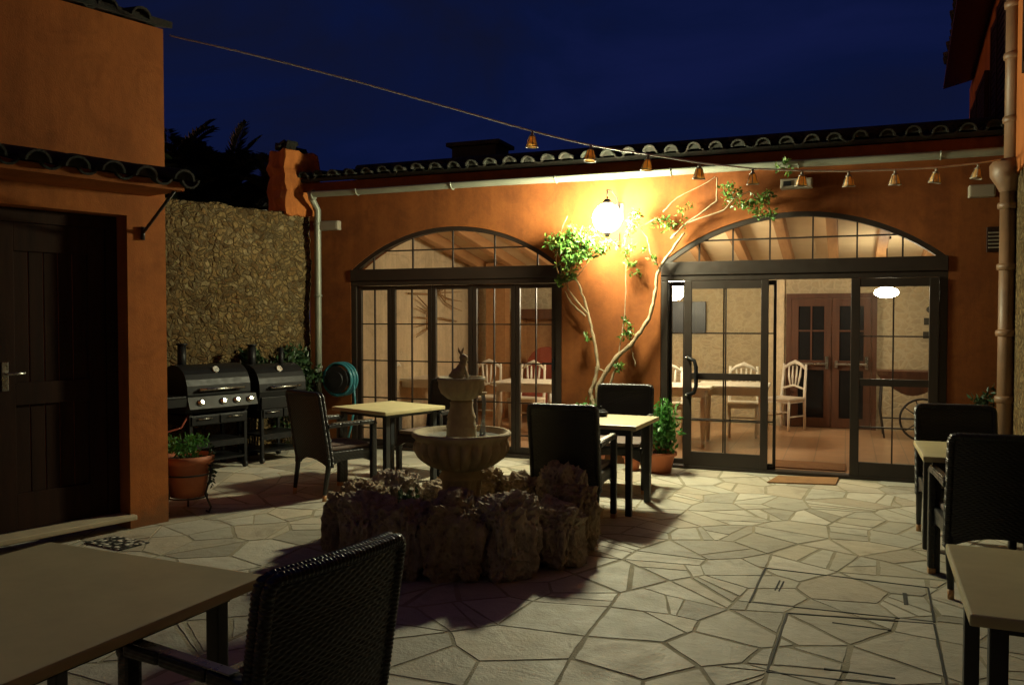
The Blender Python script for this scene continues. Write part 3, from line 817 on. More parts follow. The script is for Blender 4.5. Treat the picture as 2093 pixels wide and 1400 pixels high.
# antique cart
cp = FY(1862,800,3.3)
t = thing('garden_cart', 'old iron and wood cart with spoked wheel behind the right sliding door', 'cart', (cp.x,3.3,.012))
m = MB(); m.prism([(cp.x-.42+.84*k/12, 3.05, .86-.26*math.sin(math.pi*k/12)) for k in range(13)]+[(cp.x+.42,3.05,.92),(cp.x-.42,3.52)[:1]+(3.05,.92)],(0,.45,0)); m.build('tray', M['doorwood'], t)
m = MB(); wr = .27; wcx = cp.x+.12
m.tube([(wcx+wr*math.cos(a_*math.pi/14),2.98,.30+wr*math.sin(a_*math.pi/14)) for a_ in range(28)],.016,6,closed=True)
for k in range(5): 
    a_ = k*math.pi/5; m.tube([(wcx+wr*math.cos(a_),2.98,.30+wr*math.sin(a_)),(wcx-wr*math.cos(a_),2.98,.30-wr*math.sin(a_))],.008,5)
m.tube([(wcx,2.94,.30),(wcx,3.5,.30)],.02,8); m.build('wheel', M['iron'], t)
m = MB()
for yy in (3.07,3.5): m.tube([(cp.x-.36,yy,.85),(cp.x-.38,yy,.4),(cp.x-.33,yy,.03)],.014,6)
m.tube([(cp.x-.38,3.07,.3),(cp.x+.3,3.07,.3)],.011,6); m.tube([(cp.x+.36,3.07,.85),(cp.x+.32,3.07,.3)],.013,6); m.build('stand', M['iron'], t)
# pendants
def pendant(px, py, y, r, mat, label, ztop, sq=.6):
    p = FY(px,py,y)
    t = thing('pendant_lamp', label, 'pendant lamp', (p.x,y,p.z), group='lit pendant lamps in the dining room')
    m = MB(); m.lathe([(0,-sq*r),(r*.55,-sq*r*.9),(r*.92,-sq*r*.45),(r,0),(r*.9,sq*r*.5),(r*.5,sq*r*.95),(0,sq*r)],p,20); m.build('shade', mat, t)
    m = MB(); m.tube([(p.x,y,p.z+sq*r),(p.x,y,ztop)],.008,6); m.tube([(p.x,y,ztop-.03),(p.x,y,ztop)],.05,12); m.tube([(p.x,y,p.z+sq*r),(p.x,y,p.z+sq*r+.06)],.03,10); m.build('cord', M['iron'], t)
ZC = lambda y: 3.12-(y-.283)*.1703
pendant(1372,590,1.9,.20,M['pendant'],'brightest pendant lamp, beside the left jamb of the right arch',ZC(1.9),.8)
pendant(1812,598,2.9,.15,M['pendant2'],'oval pendant lamp seen through the right sliding door',ZC(2.9),.45)
pendant(1262,600,1.5,.17,M['pendant'],'added pendant lamp hidden behind the pillar between the arches',ZC(1.5),.8)  # this and the next two lamps are added out of view to light the room
pendant(690,560,1.2,.17,M['pendant'],'added unseen pendant lamp at the left end of the dining room',ZC(1.2),.8)
pendant(2100,600,1.6,.15,M['pendant2'],'added unseen pendant lamp at the right end of the dining room',ZC(1.6),.6)

# ---------------------------------------------------------------- fixtures on the facade
def wallbox(px0,py0,px1,py1,depth,label,mat=None,name='wall_box',cat='wall box',extra=None):
    a = FY(px0,py0,0); b = FY(px1,py1,0)
    t = thing(name,label,cat,((a.x+b.x)/2,-depth/2,(a.z+b.z)/2))
    m = MB(); m.bx((a.x,-depth,b.z),(b.x,-.002,a.z),.012); m.build('casing', mat or M['box'], t)
    m = MB(); m.bx((a.x+.02,-depth-.006,b.z+.015),(b.x-.02,-depth-.001,a.z-.015)); m.build('cover', mat or M['box'], t)
    return t
wallbox(657,454,698,471,.09,'small pale emergency light box beside the downpipe','' or None,'emergency_light','emergency light')
t = wallbox(1596,369,1662,386,.09,'long pale emergency light box above the right arch',None,'emergency_light','emergency light')
a = FY(1601,371,-.1); b = FY(1617,380,-.1); m = MB(); m.bx((a.x,-.105,b.z),(b.x,-.098,a.z)); m.build('lens', M['black'], t)
wallbox(1978,382,2032,404,.12,'pale emergency light box next to the clay drainpipe',None,'emergency_light','emergency light')
vg = thing('vent_grille','dark louvred vent on the red wall right of the right arch','vent',(1.2,0,2.3))
a = FY(2016,465,0); b = FY(2052,515,0)
m = MB(); m.bx((a.x,-.05,b.z),(b.x,-.002,a.z),.006); m.build('casing', M['darkwood'], vg)
m = MB()
for k in range(5): m.box(((a.x+b.x)/2,-.055,b.z+.04+k*.035),((b.x-a.x)*.86,.018,.008),0,0,R(30))
m.build('louvre', M['box'], vg)

# wall lantern (the lit lamp between the arches)
lp = FY(1241,446,-.54)
lt = thing('wall_lantern','round globe wall lantern glowing white on the pillar between the arches','wall lamp',(lp.x,0,lp.z))
m = MB(); m.sphere(lp,.15,4); m.build('globe', M['lamp'], lt)
m = MB(); m.box((lp.x,-.012,lp.z+.12),(.09,.02,.2),0,.006)
m.tube([(lp.x,-.02,lp.z+.14),(lp.x,-.14,lp.z+.27),(lp.x,-.36,lp.z+.31),(lp.x,-.54,lp.z+.29),(lp.x,-.54,lp.z+.20)],.009,8); m.build('bracket', M['iron'], lt)
m = MB(); m.lathe([(0,.20),(.03,.195),(.05,.16),(.055,.142),(0,.148)],lp,20); m.build('cap', M['iron'], lt)
m = MB(); m.lathe([(0,-.20),(.02,-.195),(.028,-.175),(.04,-.16),(.045,-.145),(.0,-.148)],lp,20); m.build('finial', M['iron'], lt)
m = MB(); m.tube([(lp.x,-.02,lp.z-.10),(lp.x-.0,-.06,lp.z-.26),(lp.x,-.16,lp.z-.22)],.008,6); m.build('scroll', M['iron'], lt)

# ---------------------------------------------------------------- left building
begin_left()
LX = -6.29
corner = FX(343,900,LX); LY = corner.y
jy = FX(265,900,LX).y
lb = thing('orange_annexe','tall orange stucco annexe with a dark wooden door at the left edge','building',(LX,LY,0))
DH = FX(262,441,LX).z; WTL = FX(344,64,LX).z
near = -10.5; dn = jy-1.75
prof = [(LY,0),(LY,WTL),(near,WTL),(near,0),(dn,0),(dn,DH),(jy,DH),(jy,0)]
m = MB(); m.prism([(LX,y,z) for y,z in prof],(-.32,0,0)); m.bx((-10.5,near,0),(LX-.323,near+.3,WTL)); m.bx((-8.6,LY-.3,0),(LX-.323,LY,WTL)); m.build('wall', M['orange'], lb)
m = MB(); barrel_tiles(m,(LX-1.2,LY-.20-.25*20,WTL+.27),(0,1,0),(1.2,0,-.30),21,.25,1.26,3,.075); m.build('roof', M['tile'], lb)
m = MB(); m.prism([(LX+.05,near,WTL+.01),(LX-2.2,near,WTL+.57),(LX-2.2,near,WTL+.62),(LX+.05,near,WTL+.06)],(0,LY-near+.05,0)); m.build('roof_deck', M['tile'], lb)
# canopy
cy = FX(302,402,LX).y; cz = FX(302,402,LX).z
CPO = FY(377,391,cy); CW = CPO.x-LX; ZO = CPO.z
m = MB()
m.prism([(LX+.003,near+.5,cz),(LX+CW,near+.5,ZO),(LX+CW,near+.5,ZO+.06),(LX+.003,near+.5,ZO+.17)],(0,cy-near-.5,0)); cn = m.build('canopy', M['orange'], lb)
m = MB(); barrel_tiles(m,(LX+.02,cy-.09-.25*19,ZO+.125),(0,1,0),(.5,0,-.12),20,.25,CW+.08,1,.078); 
m.build('canopy_tiles', M['tile'], cn)
m = MB(); a = FX(298,478,LX+.01); m.tube([(LX+.01,cy-.05,a.z),(LX+CW-.05,cy-.05,ZO)],.012,8); m.tube([(LX+.012,cy-.05,a.z-.05),(LX+.012,cy-.05,a.z+.05)],.016,8); m.build('strut', M['iron'], cn)
# door
dr_x = LX-.15
df = MB(); df.bx((dr_x-.06,jy-.09,.10),(dr_x,jy-.003,DH-.003)); df.bx((dr_x-.06,dn+.003,.10),(dr_x,dn+.09,DH-.003)); df.bx((dr_x-.06,dn+.09,DH-.10),(dr_x,jy-.09,DH-.003))
fr = df.build('door_frame', M['darkwood'], lb)
mid = (jy+dn)/2
for (y0,y1) in ((mid+.004,jy-.093),(dn+.093,mid-.004)):
    m = MB(); z0,z1 = .11,DH-.104
    m.bx((dr_x-.05,y0,z0),(dr_x-.012,y0+.13,z1),.004); m.bx((dr_x-.05,y1-.13,z0),(dr_x-.012,y1,z1),.004)
    for (p,q) in ((z0,z0+.26),(1.0,1.16),(z1-.2,z1)): m.bx((dr_x-.05,y0+.13,p),(dr_x-.013,y1-.13,q),.003)
    for (p,q) in ((z0+.26,1.0),(1.16,z1-.2)):
        k = 5; wv = (y1-y0-.26)/k
        for i in range(k): m.bx((dr_x-.045,y0+.13+i*wv+.004,p),(dr_x-.032,y0+.13+(i+1)*wv-.004,q),.003)
    dl = m.build('door', M['darkwood'], lb)
    if y0 > mid:
        hz = FX(15,764,dr_x); m = MB(); m.tube([(dr_x-.012,y0+.06,hz.z),(dr_x+.045,y0+.06,hz.z),(dr_x+.05,y0+.17,hz.z)],.010,8); m.box((dr_x-.01,y0+.06,hz.z-.02),(.008,.045,.2),0,.003); m.build('door_handle', M['steel'], dl)
m = MB(); m.bx((LX-.14,dn-.02,.072),(LX+.05,jy+.03,.112),.01); m.build('step', M['sill'], lb)
# drain mat
q = [G(170,1110),G(238,1097),G(306,1110),G(245,1126)]
m = MB(); m.prism([(p_.x,p_.y,.002) for p_ in q],(0,0,.008)); tag(m.build('drain_mat', M['speck']), 'black and white speckled pebble mat on the paving below the door step', 'mat')

# ---------------------------------------------------------------- rubble boundary wall
m = MB(); wy0, wy1 = -6.6, WY1; zt_ = 2.93; SX, SZ = 190, 100
rows = []
for j in range(SZ+1):
    r_ = []
    for i in range(SX+1):
        y = wy0+(wy1-wy0)*i/SX; z = zt_*j/SZ
        if j == SZ: z += noise.noise(Vector((y*3,0,7)))*.05
        v = Vector((0,y*1.0+.06*noise.noise(Vector((y*4,z*4,3))),z*1.3+.06*noise.noise(Vector((y*4,z*4,9)))))*8.5
        dd_ = noise.voronoi(v)[0]; h = min(dd_[1]-dd_[0],.3)*.05+noise.noise(Vector((y*2,z*2,0)))*.03+noise.noise(Vector((y*11,z*14,2)))*.025+noise.noise(Vector((y*25,z*28,5)))*.012
        r_.append(m.b.verts.new((XW-.03+h,y,z)))
    rows.append(r_)
for j in range(SZ):
    for i in range(SX): m.face([rows[j][i],rows[j][i+1],rows[j+1][i+1],rows[j+1][i]],True)
m.bx((XW-.43,wy0,0),(XW-.07,wy1,zt_-.03))
for i in range(SX): 
    a = rows[SZ][i]; b = rows[SZ][i+1]; m.face([a,b,m.b.verts.new((XW-.45,b.co.y,b.co.z-.02)),m.b.verts.new((XW-.45,a.co.y,a.co.z-.02))],True)
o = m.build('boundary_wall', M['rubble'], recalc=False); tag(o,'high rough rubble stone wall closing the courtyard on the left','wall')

end_left()
# ---------------------------------------------------------------- right building (stone below, orange above)
rb = thing('orange_house','tall orange house with stone base and shuttered windows at the right edge','building', C(4.5,7.6,0))
KA, KB = .966, .465
def RW(d, off=0.0, z=0.0): return C(KA+KB*d-off, d, z)
m = MB(); th = Vector((math.cos(R(-9.9)+0),0,0))
nrm = (RW(10)-RW(9)).normalized(); side = Vector((nrm.y,-nrm.x,0))
HW = 5.3
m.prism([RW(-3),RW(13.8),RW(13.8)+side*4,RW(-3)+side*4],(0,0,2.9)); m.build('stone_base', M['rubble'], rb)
m = MB(); p_ = [RW(-3,.02),RW(13.85,.02),RW(13.85)+side*4,RW(-3)+side*4]; m.prism([Vector((v.x,v.y,2.903)) for v in p_],(0,0,HW-2.903)); m.build('wall', M['orange'], rb)
# eave
e0,e1 = 3.0,13.2
def EV(d,off,z): 
    v = RW(d)-side*off; return Vector((v.x,v.y,z))
m = MB(); m.prism([EV(e0,-.0,HW-.02),EV(e0,.42,HW-.12),EV(e0,.42,HW-.07),EV(e0,-.6,HW+.18)],EV(e1,0,0)-EV(e0,0,0)); m.build('eave', M['doorwood'], rb)
al = (EV(e1,0,0)-EV(e0,0,0)).normalized()
m = MB(); st_ = EV(e0,-.55,HW+.2); barrel_tiles(m,st_,al,-side*1.0+Vector((0,0,-.28)),42,.255,.97,2,.085); m.build('roof', M['tile'], rb)
# shutters
def shutter_window(d0,d1,z0,z1):
    m = MB(); a = RW(d0,.03); b = RW(d1,.03); 
    m.beam((a.x,a.y,(z0+z1)/2),(b.x,b.y,(z0+z1)/2),.04,(z1-z0)); f = m.build('window', M['black'], rb)
    for (u,v,ang) in ((d0+.02,(d0+d1)/2-.03,0),((d0+d1)/2+.03,d1-.02,0)):
        m = MB(); a = RW(u,.06); b = RW(v,.09)
        m.beam((a.x,a.y,z0+.04),(b.x,b.y,z0+.04),.04,.07); m.beam((a.x,a.y,z1-.04),(b.x,b.y,z1-.04),.04,.07)
        for q in (a,b): m.beam((q.x,q.y,z0),(q.x,q.y,z1),.045,.05)
        for k in range(16):
            z = z0+.1+(z1-z0-.2)*k/15; m.beam((a.x,a.y,z),(b.x,b.y,z),.02,.05)
        m.build('shutter', M['darkwood'], f)
shutter_window(10.35,12.3,3.4,4.6)
shutter_window(8.1,9.3,3.5,4.75)
shutter_window(5.4,6.6,3.5,4.75)
cw = thing('bounce_wall','added unseen cream wall behind the viewer, bouncing lamp light back','wall',(-2,-12.2,0))  # added out of view to throw warm lamp light back into the shadows
m = MB(); m.bx((-10,-12.5,0),(6,-12.2,4.2)); m.build('wall', M['cream'], cw)
m = MB(); m.bx((-10.05,-12.56,4.203),(6.05,-12.14,4.28),.01); m.build('coping', M['sill'], cw)
# clay drainpipe
pd = 7.75; pc = C((2056-1046.5)/FPX*pd, pd)
cpipe = thing('clay_drainpipe','thick clay drainpipe with collars and a square hopper at the right edge','drainpipe',(pc.x,pc.y,0))
m = MB(); m.tube([(pc.x,pc.y,0),(pc.x,pc.y,2.80)],.066,20)
top = C((2064-1046.5)/FPX*pd+.04,pd)
m.tube([(pc.x+.03,pc.y,2.95),(pc.x+.03,pc.y,5.2)],.07,20); m.build('pipe', M['pipe'], cpipe)
m = MB()
m.b.free()
for yy in (815,680,545,420,245,115,10): 
    z = CP(2056,yy,pd).z; m = MB(); m.lathe([(.066,-.035),(.084,-.03),(.088,0),(.084,.02),(.066,.03)],(pc.x+(.03 if yy < 300 else 0),pc.y,z),20)
    m.build('collar', M['pipe'], cpipe)
m = MB(); m.lathe([(.07,2.76),(.10,2.82),(.15,2.90),(.155,3.0),(.12,3.05),(.0,3.05)],(pc.x,pc.y,0),12); m.build('hopper', M['pipe'], cpipe)
m = MB(); m.tube([pc+Vector((.3,.1,3.35)),pc+Vector((.16,.03,3.2)),pc+Vector((.03,0,3.0))],.055,14); m.build('side_pipe', M['pipe'], cpipe)

# ---------------------------------------------------------------- woven chairs and tables
def weave_grid(mb, P, nu, nv, cu, cv, amp):
    """P(u,v)->(point, normal, su, sv) ; strands over-under"""
    rows = []
    for j in range(nv+1):
        r_ = []
        for i in range(nu+1):
            p, n, su, sv = P(i/nu, j/nv)
            row = math.floor(sv/cv)
            h = amp*(abs(math.sin(math.pi*sv/cv)))**.7*(.45+.55*math.sin(math.pi*su/cu+math.pi*row))
            r_.append(mb.b.verts.new(p+n*h))
        rows.append(r_)
    for j in range(nv):
        for i in range(nu): mb.face([rows[j][i],rows[j][i+1],rows[j+1][i+1],rows[j+1][i]],True)
def make_chair():
    t = thing('rattan_chair','x','chair',group='black woven armchairs around the courtyard tables')
    W = .262; HT = .95
    def yb(z): return -.25-.10*max(0,(z-.35))/.60
    m = MB()
    def z0(x): return .29+.07*(1-(x/W)**2)
    for sgn in (-1,1):
        def P(u,v):
            x = (u*2-1)*W*(1-.0*v); zb = z0(x); z = zb+(HT-.012-zb)*v
            return Vector((x, yb(z)-.02*(1-(x/W)**2)+sgn*.022, z)), Vector((0,sgn,0)), x+5, z
        weave_grid(m, P, 80, 170, .021, .0105, .0045)
    m.build('backrest', M['rattan'], t, True, recalc=False)
    # rolled ribbed edge round the back
    m = MB(); pts=[]; rad=[]
    path = [(-W,.29),(-W,HT-.03),(-W+.012,HT-.006),(-W+.035,HT),(W-.035,HT),(W-.012,HT-.006),(W,HT-.03),(W,.29)]
    for (a,b) in zip(path,path[1:]):
        L = math.hypot(b[0]-a[0],b[1]-a[1]); n = max(1,int(L/.0035))
        for k in range(n):
            x = a[0]+(b[0]-a[0])*k/n; z = a[1]+(b[1]-a[1])*k/n
            pts.append((x,yb(z)-.02*(1-(x/W)**2),z))
    s = 0
    for k in range(len(pts)): rad.append(.0195+.0018*math.sin(k*math.pi/2))
    for oy in (-.016,.016): m.tube([(p[0],p[1]+oy,p[2]) for p in pts],rad,9)
    m.build('back_rim', M['rattan'], t, True)
    for s in (-1,1):
        m = MB(); m.tube([(s*.245,-.30,0.055),(s*.25,-.262,.30),(s*.25,-.25,.44)],[.018,.024,.026],10); l = m.build('leg', M['blackmat'], t, True)
        m = MB(); m.tube([(s*.245,-.305,0),(s*.245,-.30,.055)],[.018,.019],10); m.build('foot_cap', M['cap'], l, True)
        m = MB(); m.box((s*.268,.21,.345),(.05,.055,.62),0,.014); l = m.build('leg', M['rattan'], t, True)
        m = MB(); m.box((s*.268,.21,.018),(.044,.048,.035),0,.004); m.build('foot_cap', M['cap'], l, True)
        m = MB()
        pts = [(s*.268,.235,.64),(s*.268,.21,.665),(s*.268,.05,.672),(s*.268,-.15,.668),(s*.266,-.285,.66)]
        for a,b in zip(pts,pts[1:]): m.beam(a,b,.052,.04,.012)
        m.build('armrest', M['rattan'], t, True)
        m = MB(); m.beam((s*.268,.20,.690),(s*.268,-.24,.690),.036,.006,.002); m.build('arm_strip', M['steel'], t, True)
    m = MB(); m.box((0,0,.405),(.53,.52,.05),0,.015)
    m.prism([(-.245,.262,.40),(.245,.262,.40),(.245,.262,.30),(.15,.262,.345),(0,.262,.36),(-.15,.262,.345),(-.245,.262,.30)],(0,-.025,0))
    for s in (-1,1): m.prism([(s*.262,.24,.40),(s*.262,.24,.29),(s*.262,.1,.34),(s*.262,-.1,.345),(s*.262,-.25,.31),(s*.262,-.25,.40)],(-s*.025,0,0))
    m.build('seat', M['rattan'], t, True)
    m = MB(); m.box((0,.01,.450),(.47,.48,.04),0,.016); m.build('cushion', M['cushion'], t, True)
    return t
def make_table(name, w, d, label, loc, rz, top=None, h=.75):
    t = thing(name,label,'table',loc,rz,'square tables with pale tops')
    m = MB(); m.box((0,0,h-.018),(w,d,.036),0,.008); m.build('tabletop', top or M['tabletop'], t, True)
    m = MB()
    for s in (-1,1): m.box((0,s*(d/2-.085),h-.052),(w-.2,.03,.036)); m.box((s*(w/2-.085),0,h-.052),(.03,d-.2,.036))
    m.build('apron', M['blackmat'], t, True)
    for sx in (-1,1):
        for sy in (-1,1):
            m = MB(); m.box((sx*(w/2-(.085 if w<1 else .14)),sy*(d/2-.085),(h-.037)/2),(.052,.052,h-.039),0,.006); m.build('leg', M['blackmat'], t, True)
    return t
chair = make_chair(); nch = [0]
def heading(vr, vd):
    """world z rotation so that local +y points along camera-space (right, depth)"""
    v = RT*vr+FW*vd; return math.atan2(v.y,v.x)-math.pi/2
def place_chair(r, d, vr, vd, label):
    o = put(chair, nch[0]==0, C(r,d,0), heading(vr,vd), label); nch[0] += 1; return o
# T1 left table
make_table('square_table',.78,.80,'square pale table lit brightly in front of the folding doors', C(-1.22,8.40), heading(-.76,.65))
place_chair(-1.62,7.87,.70,.71,'black woven armchair in front of the grills, left of the bright table')
place_chair(-.83,8.80,-.55,-.83,'black woven armchair behind the fountain, far side of the bright table')
# T2 middle table
make_table('square_table',.80,.76,'square table with a small dark ashtray behind the fountain rocks', C(.785,7.32), heading(.40,.91))
place_chair(.50,6.76,.34,.94,'black woven armchair with its back to the camera right behind the fountain rocks')
place_chair(1.02,8.08,-.30,-.95,'black woven armchair facing the camera in front of the vine trunks')
# right tables
make_table('square_table',.80,.76,'square table partly hidden behind the large black chair at the right', C(3.10,5.55), heading(.36,.93))
place_chair(3.24,6.08,-.30,-.95,'farthest black armchair on the right, in front of the drainpipe')
place_chair(2.86,5.09,.30,.95,'large black armchair at the right edge with its back to the camera')
make_table('square_table',.80,.86,'square table at the lower right corner of the courtyard', C(1.88,2.72), heading(.386,.922))
place_chair(1.76,1.98,.386,.92,'black armchair at the bottom right corner in front of the lower right table')
# foreground table
Bp = G(545,1174,.75); Bc = (Vector((Bp.x,Bp.y,0))-Vector((0,CAMY,0)))
br, bd = Bc.dot(RT), Bc.dot(FW)
ab = (.914,-.405); bc = (-.405,-.914)
make_table('square_table',1.06,1.15,'large square table in the foreground at the lower left corner', C(br-ab[0]*.53+bc[0]*.575, bd-ab[1]*.53+bc[1]*.575), heading(-bc[0],-bc[1]))
place_chair(-.79,2.56,-.85,.527,'nearest black woven armchair in the foreground with its ribbed back rim shining')

# ashtray
ap = G(1228,850,.752)
t = thing('ashtray','small dark lidded ashtray on the middle table','ashtray',(ap.x,ap.y,.751))
m = MB(); m.lathe([(0,0),(.05,0),(.062,.012),(.066,.035),(.058,.042),(0,.042)],(ap.x,ap.y,.751),20); m.build('bowl', M['black'], t)
m = MB(); m.lathe([(.05,.043),(.04,.058),(.012,.066),(.010,.078),(.014,.084),(0,.09)],(ap.x,ap.y,.751),20); m.build('lid', M['black'], t)

# ---------------------------------------------------------------- fountain
fc = C(-.36,6.05)
ft = thing('fountain','two tier cast stone fountain with a fluted basin and a small rabbit on top','fountain',(fc.x,fc.y,0))
m = MB()
m.lathe([(0,.0),(.20,.0),(.20,.14),(.17,.18),(.15,.22,.03),(.128,.26,.10),(.122,.36,.12),(.128,.46,.10),(.155,.48),(.16,.50),(.145,.52),(.14,.545)],(fc.x,fc.y,0),160,16); m.build('pedestal', M['conc'], ft)
m = MB()
m.lathe([(.0,.54),(.13,.542),(.17,.555,.06),(.225,.585,.11),(.27,.63,.15),(.295,.69,.17),(.305,.735,.12),(.318,.755,.02),(.333,.768),(.352,.785),(.355,.80),(.345,.815),(.325,.815),(.305,.79),(.26,.755),(.1,.74),(0,.74)],(fc.x,fc.y,0),288,24); bs_ = m.build('basin', M['conc'], ft)
m = MB(); m.lathe([(0,.778),(.293,.778)],(fc.x,fc.y,0),40); m.build('water', M['water'], bs_)
m = MB()
m.lathe([(.11,.765),(.105,.83),(.11,.85),(.103,.865),(.098,.90),(.104,.915),(.09,.95),(.08,1.0),(.085,1.02),(.07,1.04),(0,1.04)],(fc.x,fc.y,0),32); m.build('column', M['conc'], ft)
m = MB()
m.lathe([(0,1.035),(.07,1.035),(.10,1.05,.03),(.135,1.085,.08),(.153,1.13,.08),(.158,1.165,.04),(.172,1.18),(.170,1.20),(.155,1.20),(.14,1.18),(.05,1.17),(0,1.17)],(fc.x,fc.y,0),160,16); ub = m.build('upper_bowl', M['conc'], ft)
m = MB(); m.lathe([(0,1.185),(.142,1.185)],(fc.x,fc.y,0),30); m.build('water', M['water'], ub)
# rabbit
def cl(r,d,z): 
    v = RT*r+FW*d; return Vector((fc.x+v.x, fc.y+v.y, z))
m = MB()
m.sphere(cl(-.028,0,1.222),.05,3,(1,1,.9)); m.sphere(cl(.0,0,1.255),.038,3,(1,.95,1.2)); m.sphere(cl(.012,0,1.30),.028,3,(1,1,1.2))
m.sphere(cl(.014,0,1.338),.026,3,(1.15,.95,1)); m.sphere(cl(.036,0,1.332),.014,2)
for s in (-1,1): m.tube([cl(.006,s*.01,1.352),cl(-.004+s*.010,s*.012,1.385),cl(-.002+s*.018,s*.014,1.412)],[.009,.010,.004],8)
for s in (-1,1): m.tube([cl(.02,s*.018,1.27),cl(.034,s*.02,1.235),cl(.045,s*.02,1.19)],[.014,.011,.012],8)
m.sphere(cl(-.075,0,1.21),.018,2)
rab = m.build('rabbit', M['conc'], ft)
rm = rab.modifiers.new('r','REMESH'); rm.mode = 'VOXEL'; rm.voxel_size = .006; rm.use_smooth_shade = True
# overflow spout with water
m = MB(); m.lathe([(0,-.012),(.03,-.008),(.046,.004),(.05,.012),(.044,.012),(.02,.0),(0,-.002)],cl(.135,-.02,1.082),20); m.build('spout', M['conc'], ft)
m = MB()
for k in range(5):
    o_ = random.uniform(-.022,.022); m.tube([cl(.155+o_*.6,-.03,1.09),cl(.165+o_*.5,-.04,1.02),cl(.158+o_*.3,-.045,.93),cl(.155+o_,-.05,.79)],[.004,.007,.005,.008],6)
m.lathe([(0,.024),(.02,.016),(.05,.0)],cl(.16,-.05,.782),16); m.build('water_jet', M['water'], ft)
# rocks of the ring
def rock(c, sx, sy, sz, seed, label, rz=0, grp='rough tufa rocks ringed around the fountain'):
    m = MB(); q = bmesh.ops.create_icosphere(m.b, subdivisions=5, radius=1)
    off = Vector((seed*3.7,seed*1.3,seed*2.1))
    for v in m.b.verts:
        n = v.co.normalized(); 
        e = Vector((abs(n.x)**.75*math.copysign(1,n.x),abs(n.y)**.75*math.copysign(1,n.y),abs(n.z)**.6*math.copysign(1,n.z)))
        b = 1+.22*noise.noise(n*1.3+off)+.16*noise.noise(n*3+off)+.09*noise.noise(n*7+off)
        cel = noise.voronoi(n*3.2+off)[0]; b -= max(0,.34-cel[0])*.55
        c2 = noise.voronoi(n*7+off)[0]; b -= max(0,.30-c2[0])*.22; b += .16*(abs(noise.noise(n*4+off))-.25)+.07*noise.noise(n*13+off)+.04*noise.noise(n*29+off)
        v.co = Vector((e.x*b*sx, e.y*b*sy, e.z*b*sz))
    for f in m.b.faces: f.smooth = False
    me_c = Vector(c)
    zmin = min(v.co.z for v in m.b.verts)
    for v in m.b.verts:
        v.co.z = max(v.co.z, -sz*.93)
    o = m.build('rock', M['rock']); o.location = (me_c.x, me_c.y, sz*.93); o.rotation_euler = (0,0,rz)
    tag(o,label,'rock',grp); return o
rk = [ # angle (deg, 0 = camera right, -90 = towards camera), radius, sx, sy, sz, label
 (-92,.86,.20,.20,.245,'tufa rock at the front of the fountain ring, directly below the pedestal'),
 (-65,.88,.21,.19,.235,'broad reddish tufa rock at the front right of the fountain ring'),
 (-36,.93,.20,.19,.225,'tall tufa rock at the right front of the ring'),
 (-10,.92,.19,.18,.215,'rightmost tufa rock of the fountain ring'),
 (18,.88,.22,.18,.25,'pointed tufa rock under the black chair back'),
 (48,.80,.18,.16,.22,'dark tufa rock behind the pedestal on the right'),
 (78,.78,.17,.15,.19,'small tufa rock behind the pedestal'),
 (110,.82,.17,.16,.16,'low tufa rock at the back left of the ring'),
 (140,.88,.19,.17,.235,'ragged tufa rock with pale crest at the back left'),
 (168,.92,.20,.18,.19,'tufa rock with sunlit looking top at the left end'),
 (-166,.93,.19,.19,.215,'leftmost dark tufa rock of the fountain ring'),
 (-142,.90,.20,.19,.215,'tufa rock at the left front of the ring'),
 (-118,.87,.19,.19,.205,'lower tufa rock left of the front, beside the foreground chair'),
]
rk[9] = (168,.92,.20,.18,.19,'tufa rock with brightly lit top at the left end')
for i,(a,r_,sx,sy,sz,l) in enumerate(rk):
    a = R(a); p_ = fc+RT*(math.cos(a)*r_*.84+.02)+FW*math.sin(a)*r_*.86
    rock(p_,sx*1.0,sy*1.02,sz*(1.06+.13*math.sin(i*2.3)),i+2,l,YAW+a+math.pi/2)
m = MB(); m.lathe([(0,.16),(.3,.17),(.62,.15),(.76,.05),(.8,0)],(fc.x,fc.y,0),40)
for v in m.b.verts: v.co.z += noise.noise(v.co*5)*.03
tag(m.build('planting_bed', M['soil']), 'dark soil inside the ring of fountain rocks', 'soil bed')

# ---------------------------------------------------------------- leaves
def leafq(mb, p, d, up, L, W):
    d = d.normalized(); s = d.cross(up)
    if s.length < 1e-3: s = Vector((1,0,0))
    s.normalize(); u = s.cross(d)
    a = mb.b.verts.new(p); b = mb.b.verts.new(p+d*L*.45+s*W/2+u*L*.08); c = mb.b.verts.new(p+d*L-u*L*.05); e = mb.b.verts.new(p+d*L*.45-s*W/2+u*L*.08)
    mb.face([a,b,c]); mb.face([a,c,e])
def rv3(rnd): 
    while True:
        v = Vector((rnd.uniform(-1,1),rnd.uniform(-1,1),rnd.uniform(-1,1)))
        if .05 < v.length < 1: return v
def cloud(mb, c, rad, n, L, seed, bias=Vector((0,0,.2))):
    rnd = random.Random(seed); c = Vector(c)
    # clumps
    cl_ = [rv3(rnd) for _ in range(max(3,n//28))]
    for k in range(n):
        q = rnd.choice(cl_)*.75+rv3(rnd)*.42
        p = c+Vector((q.x*rad[0],q.y*rad[1],q.z*rad[2]))
        leafq(mb,p,rv3(rnd)+bias,rv3(rnd),L*rnd.uniform(.6,1.25),L*rnd.uniform(.4,.62))
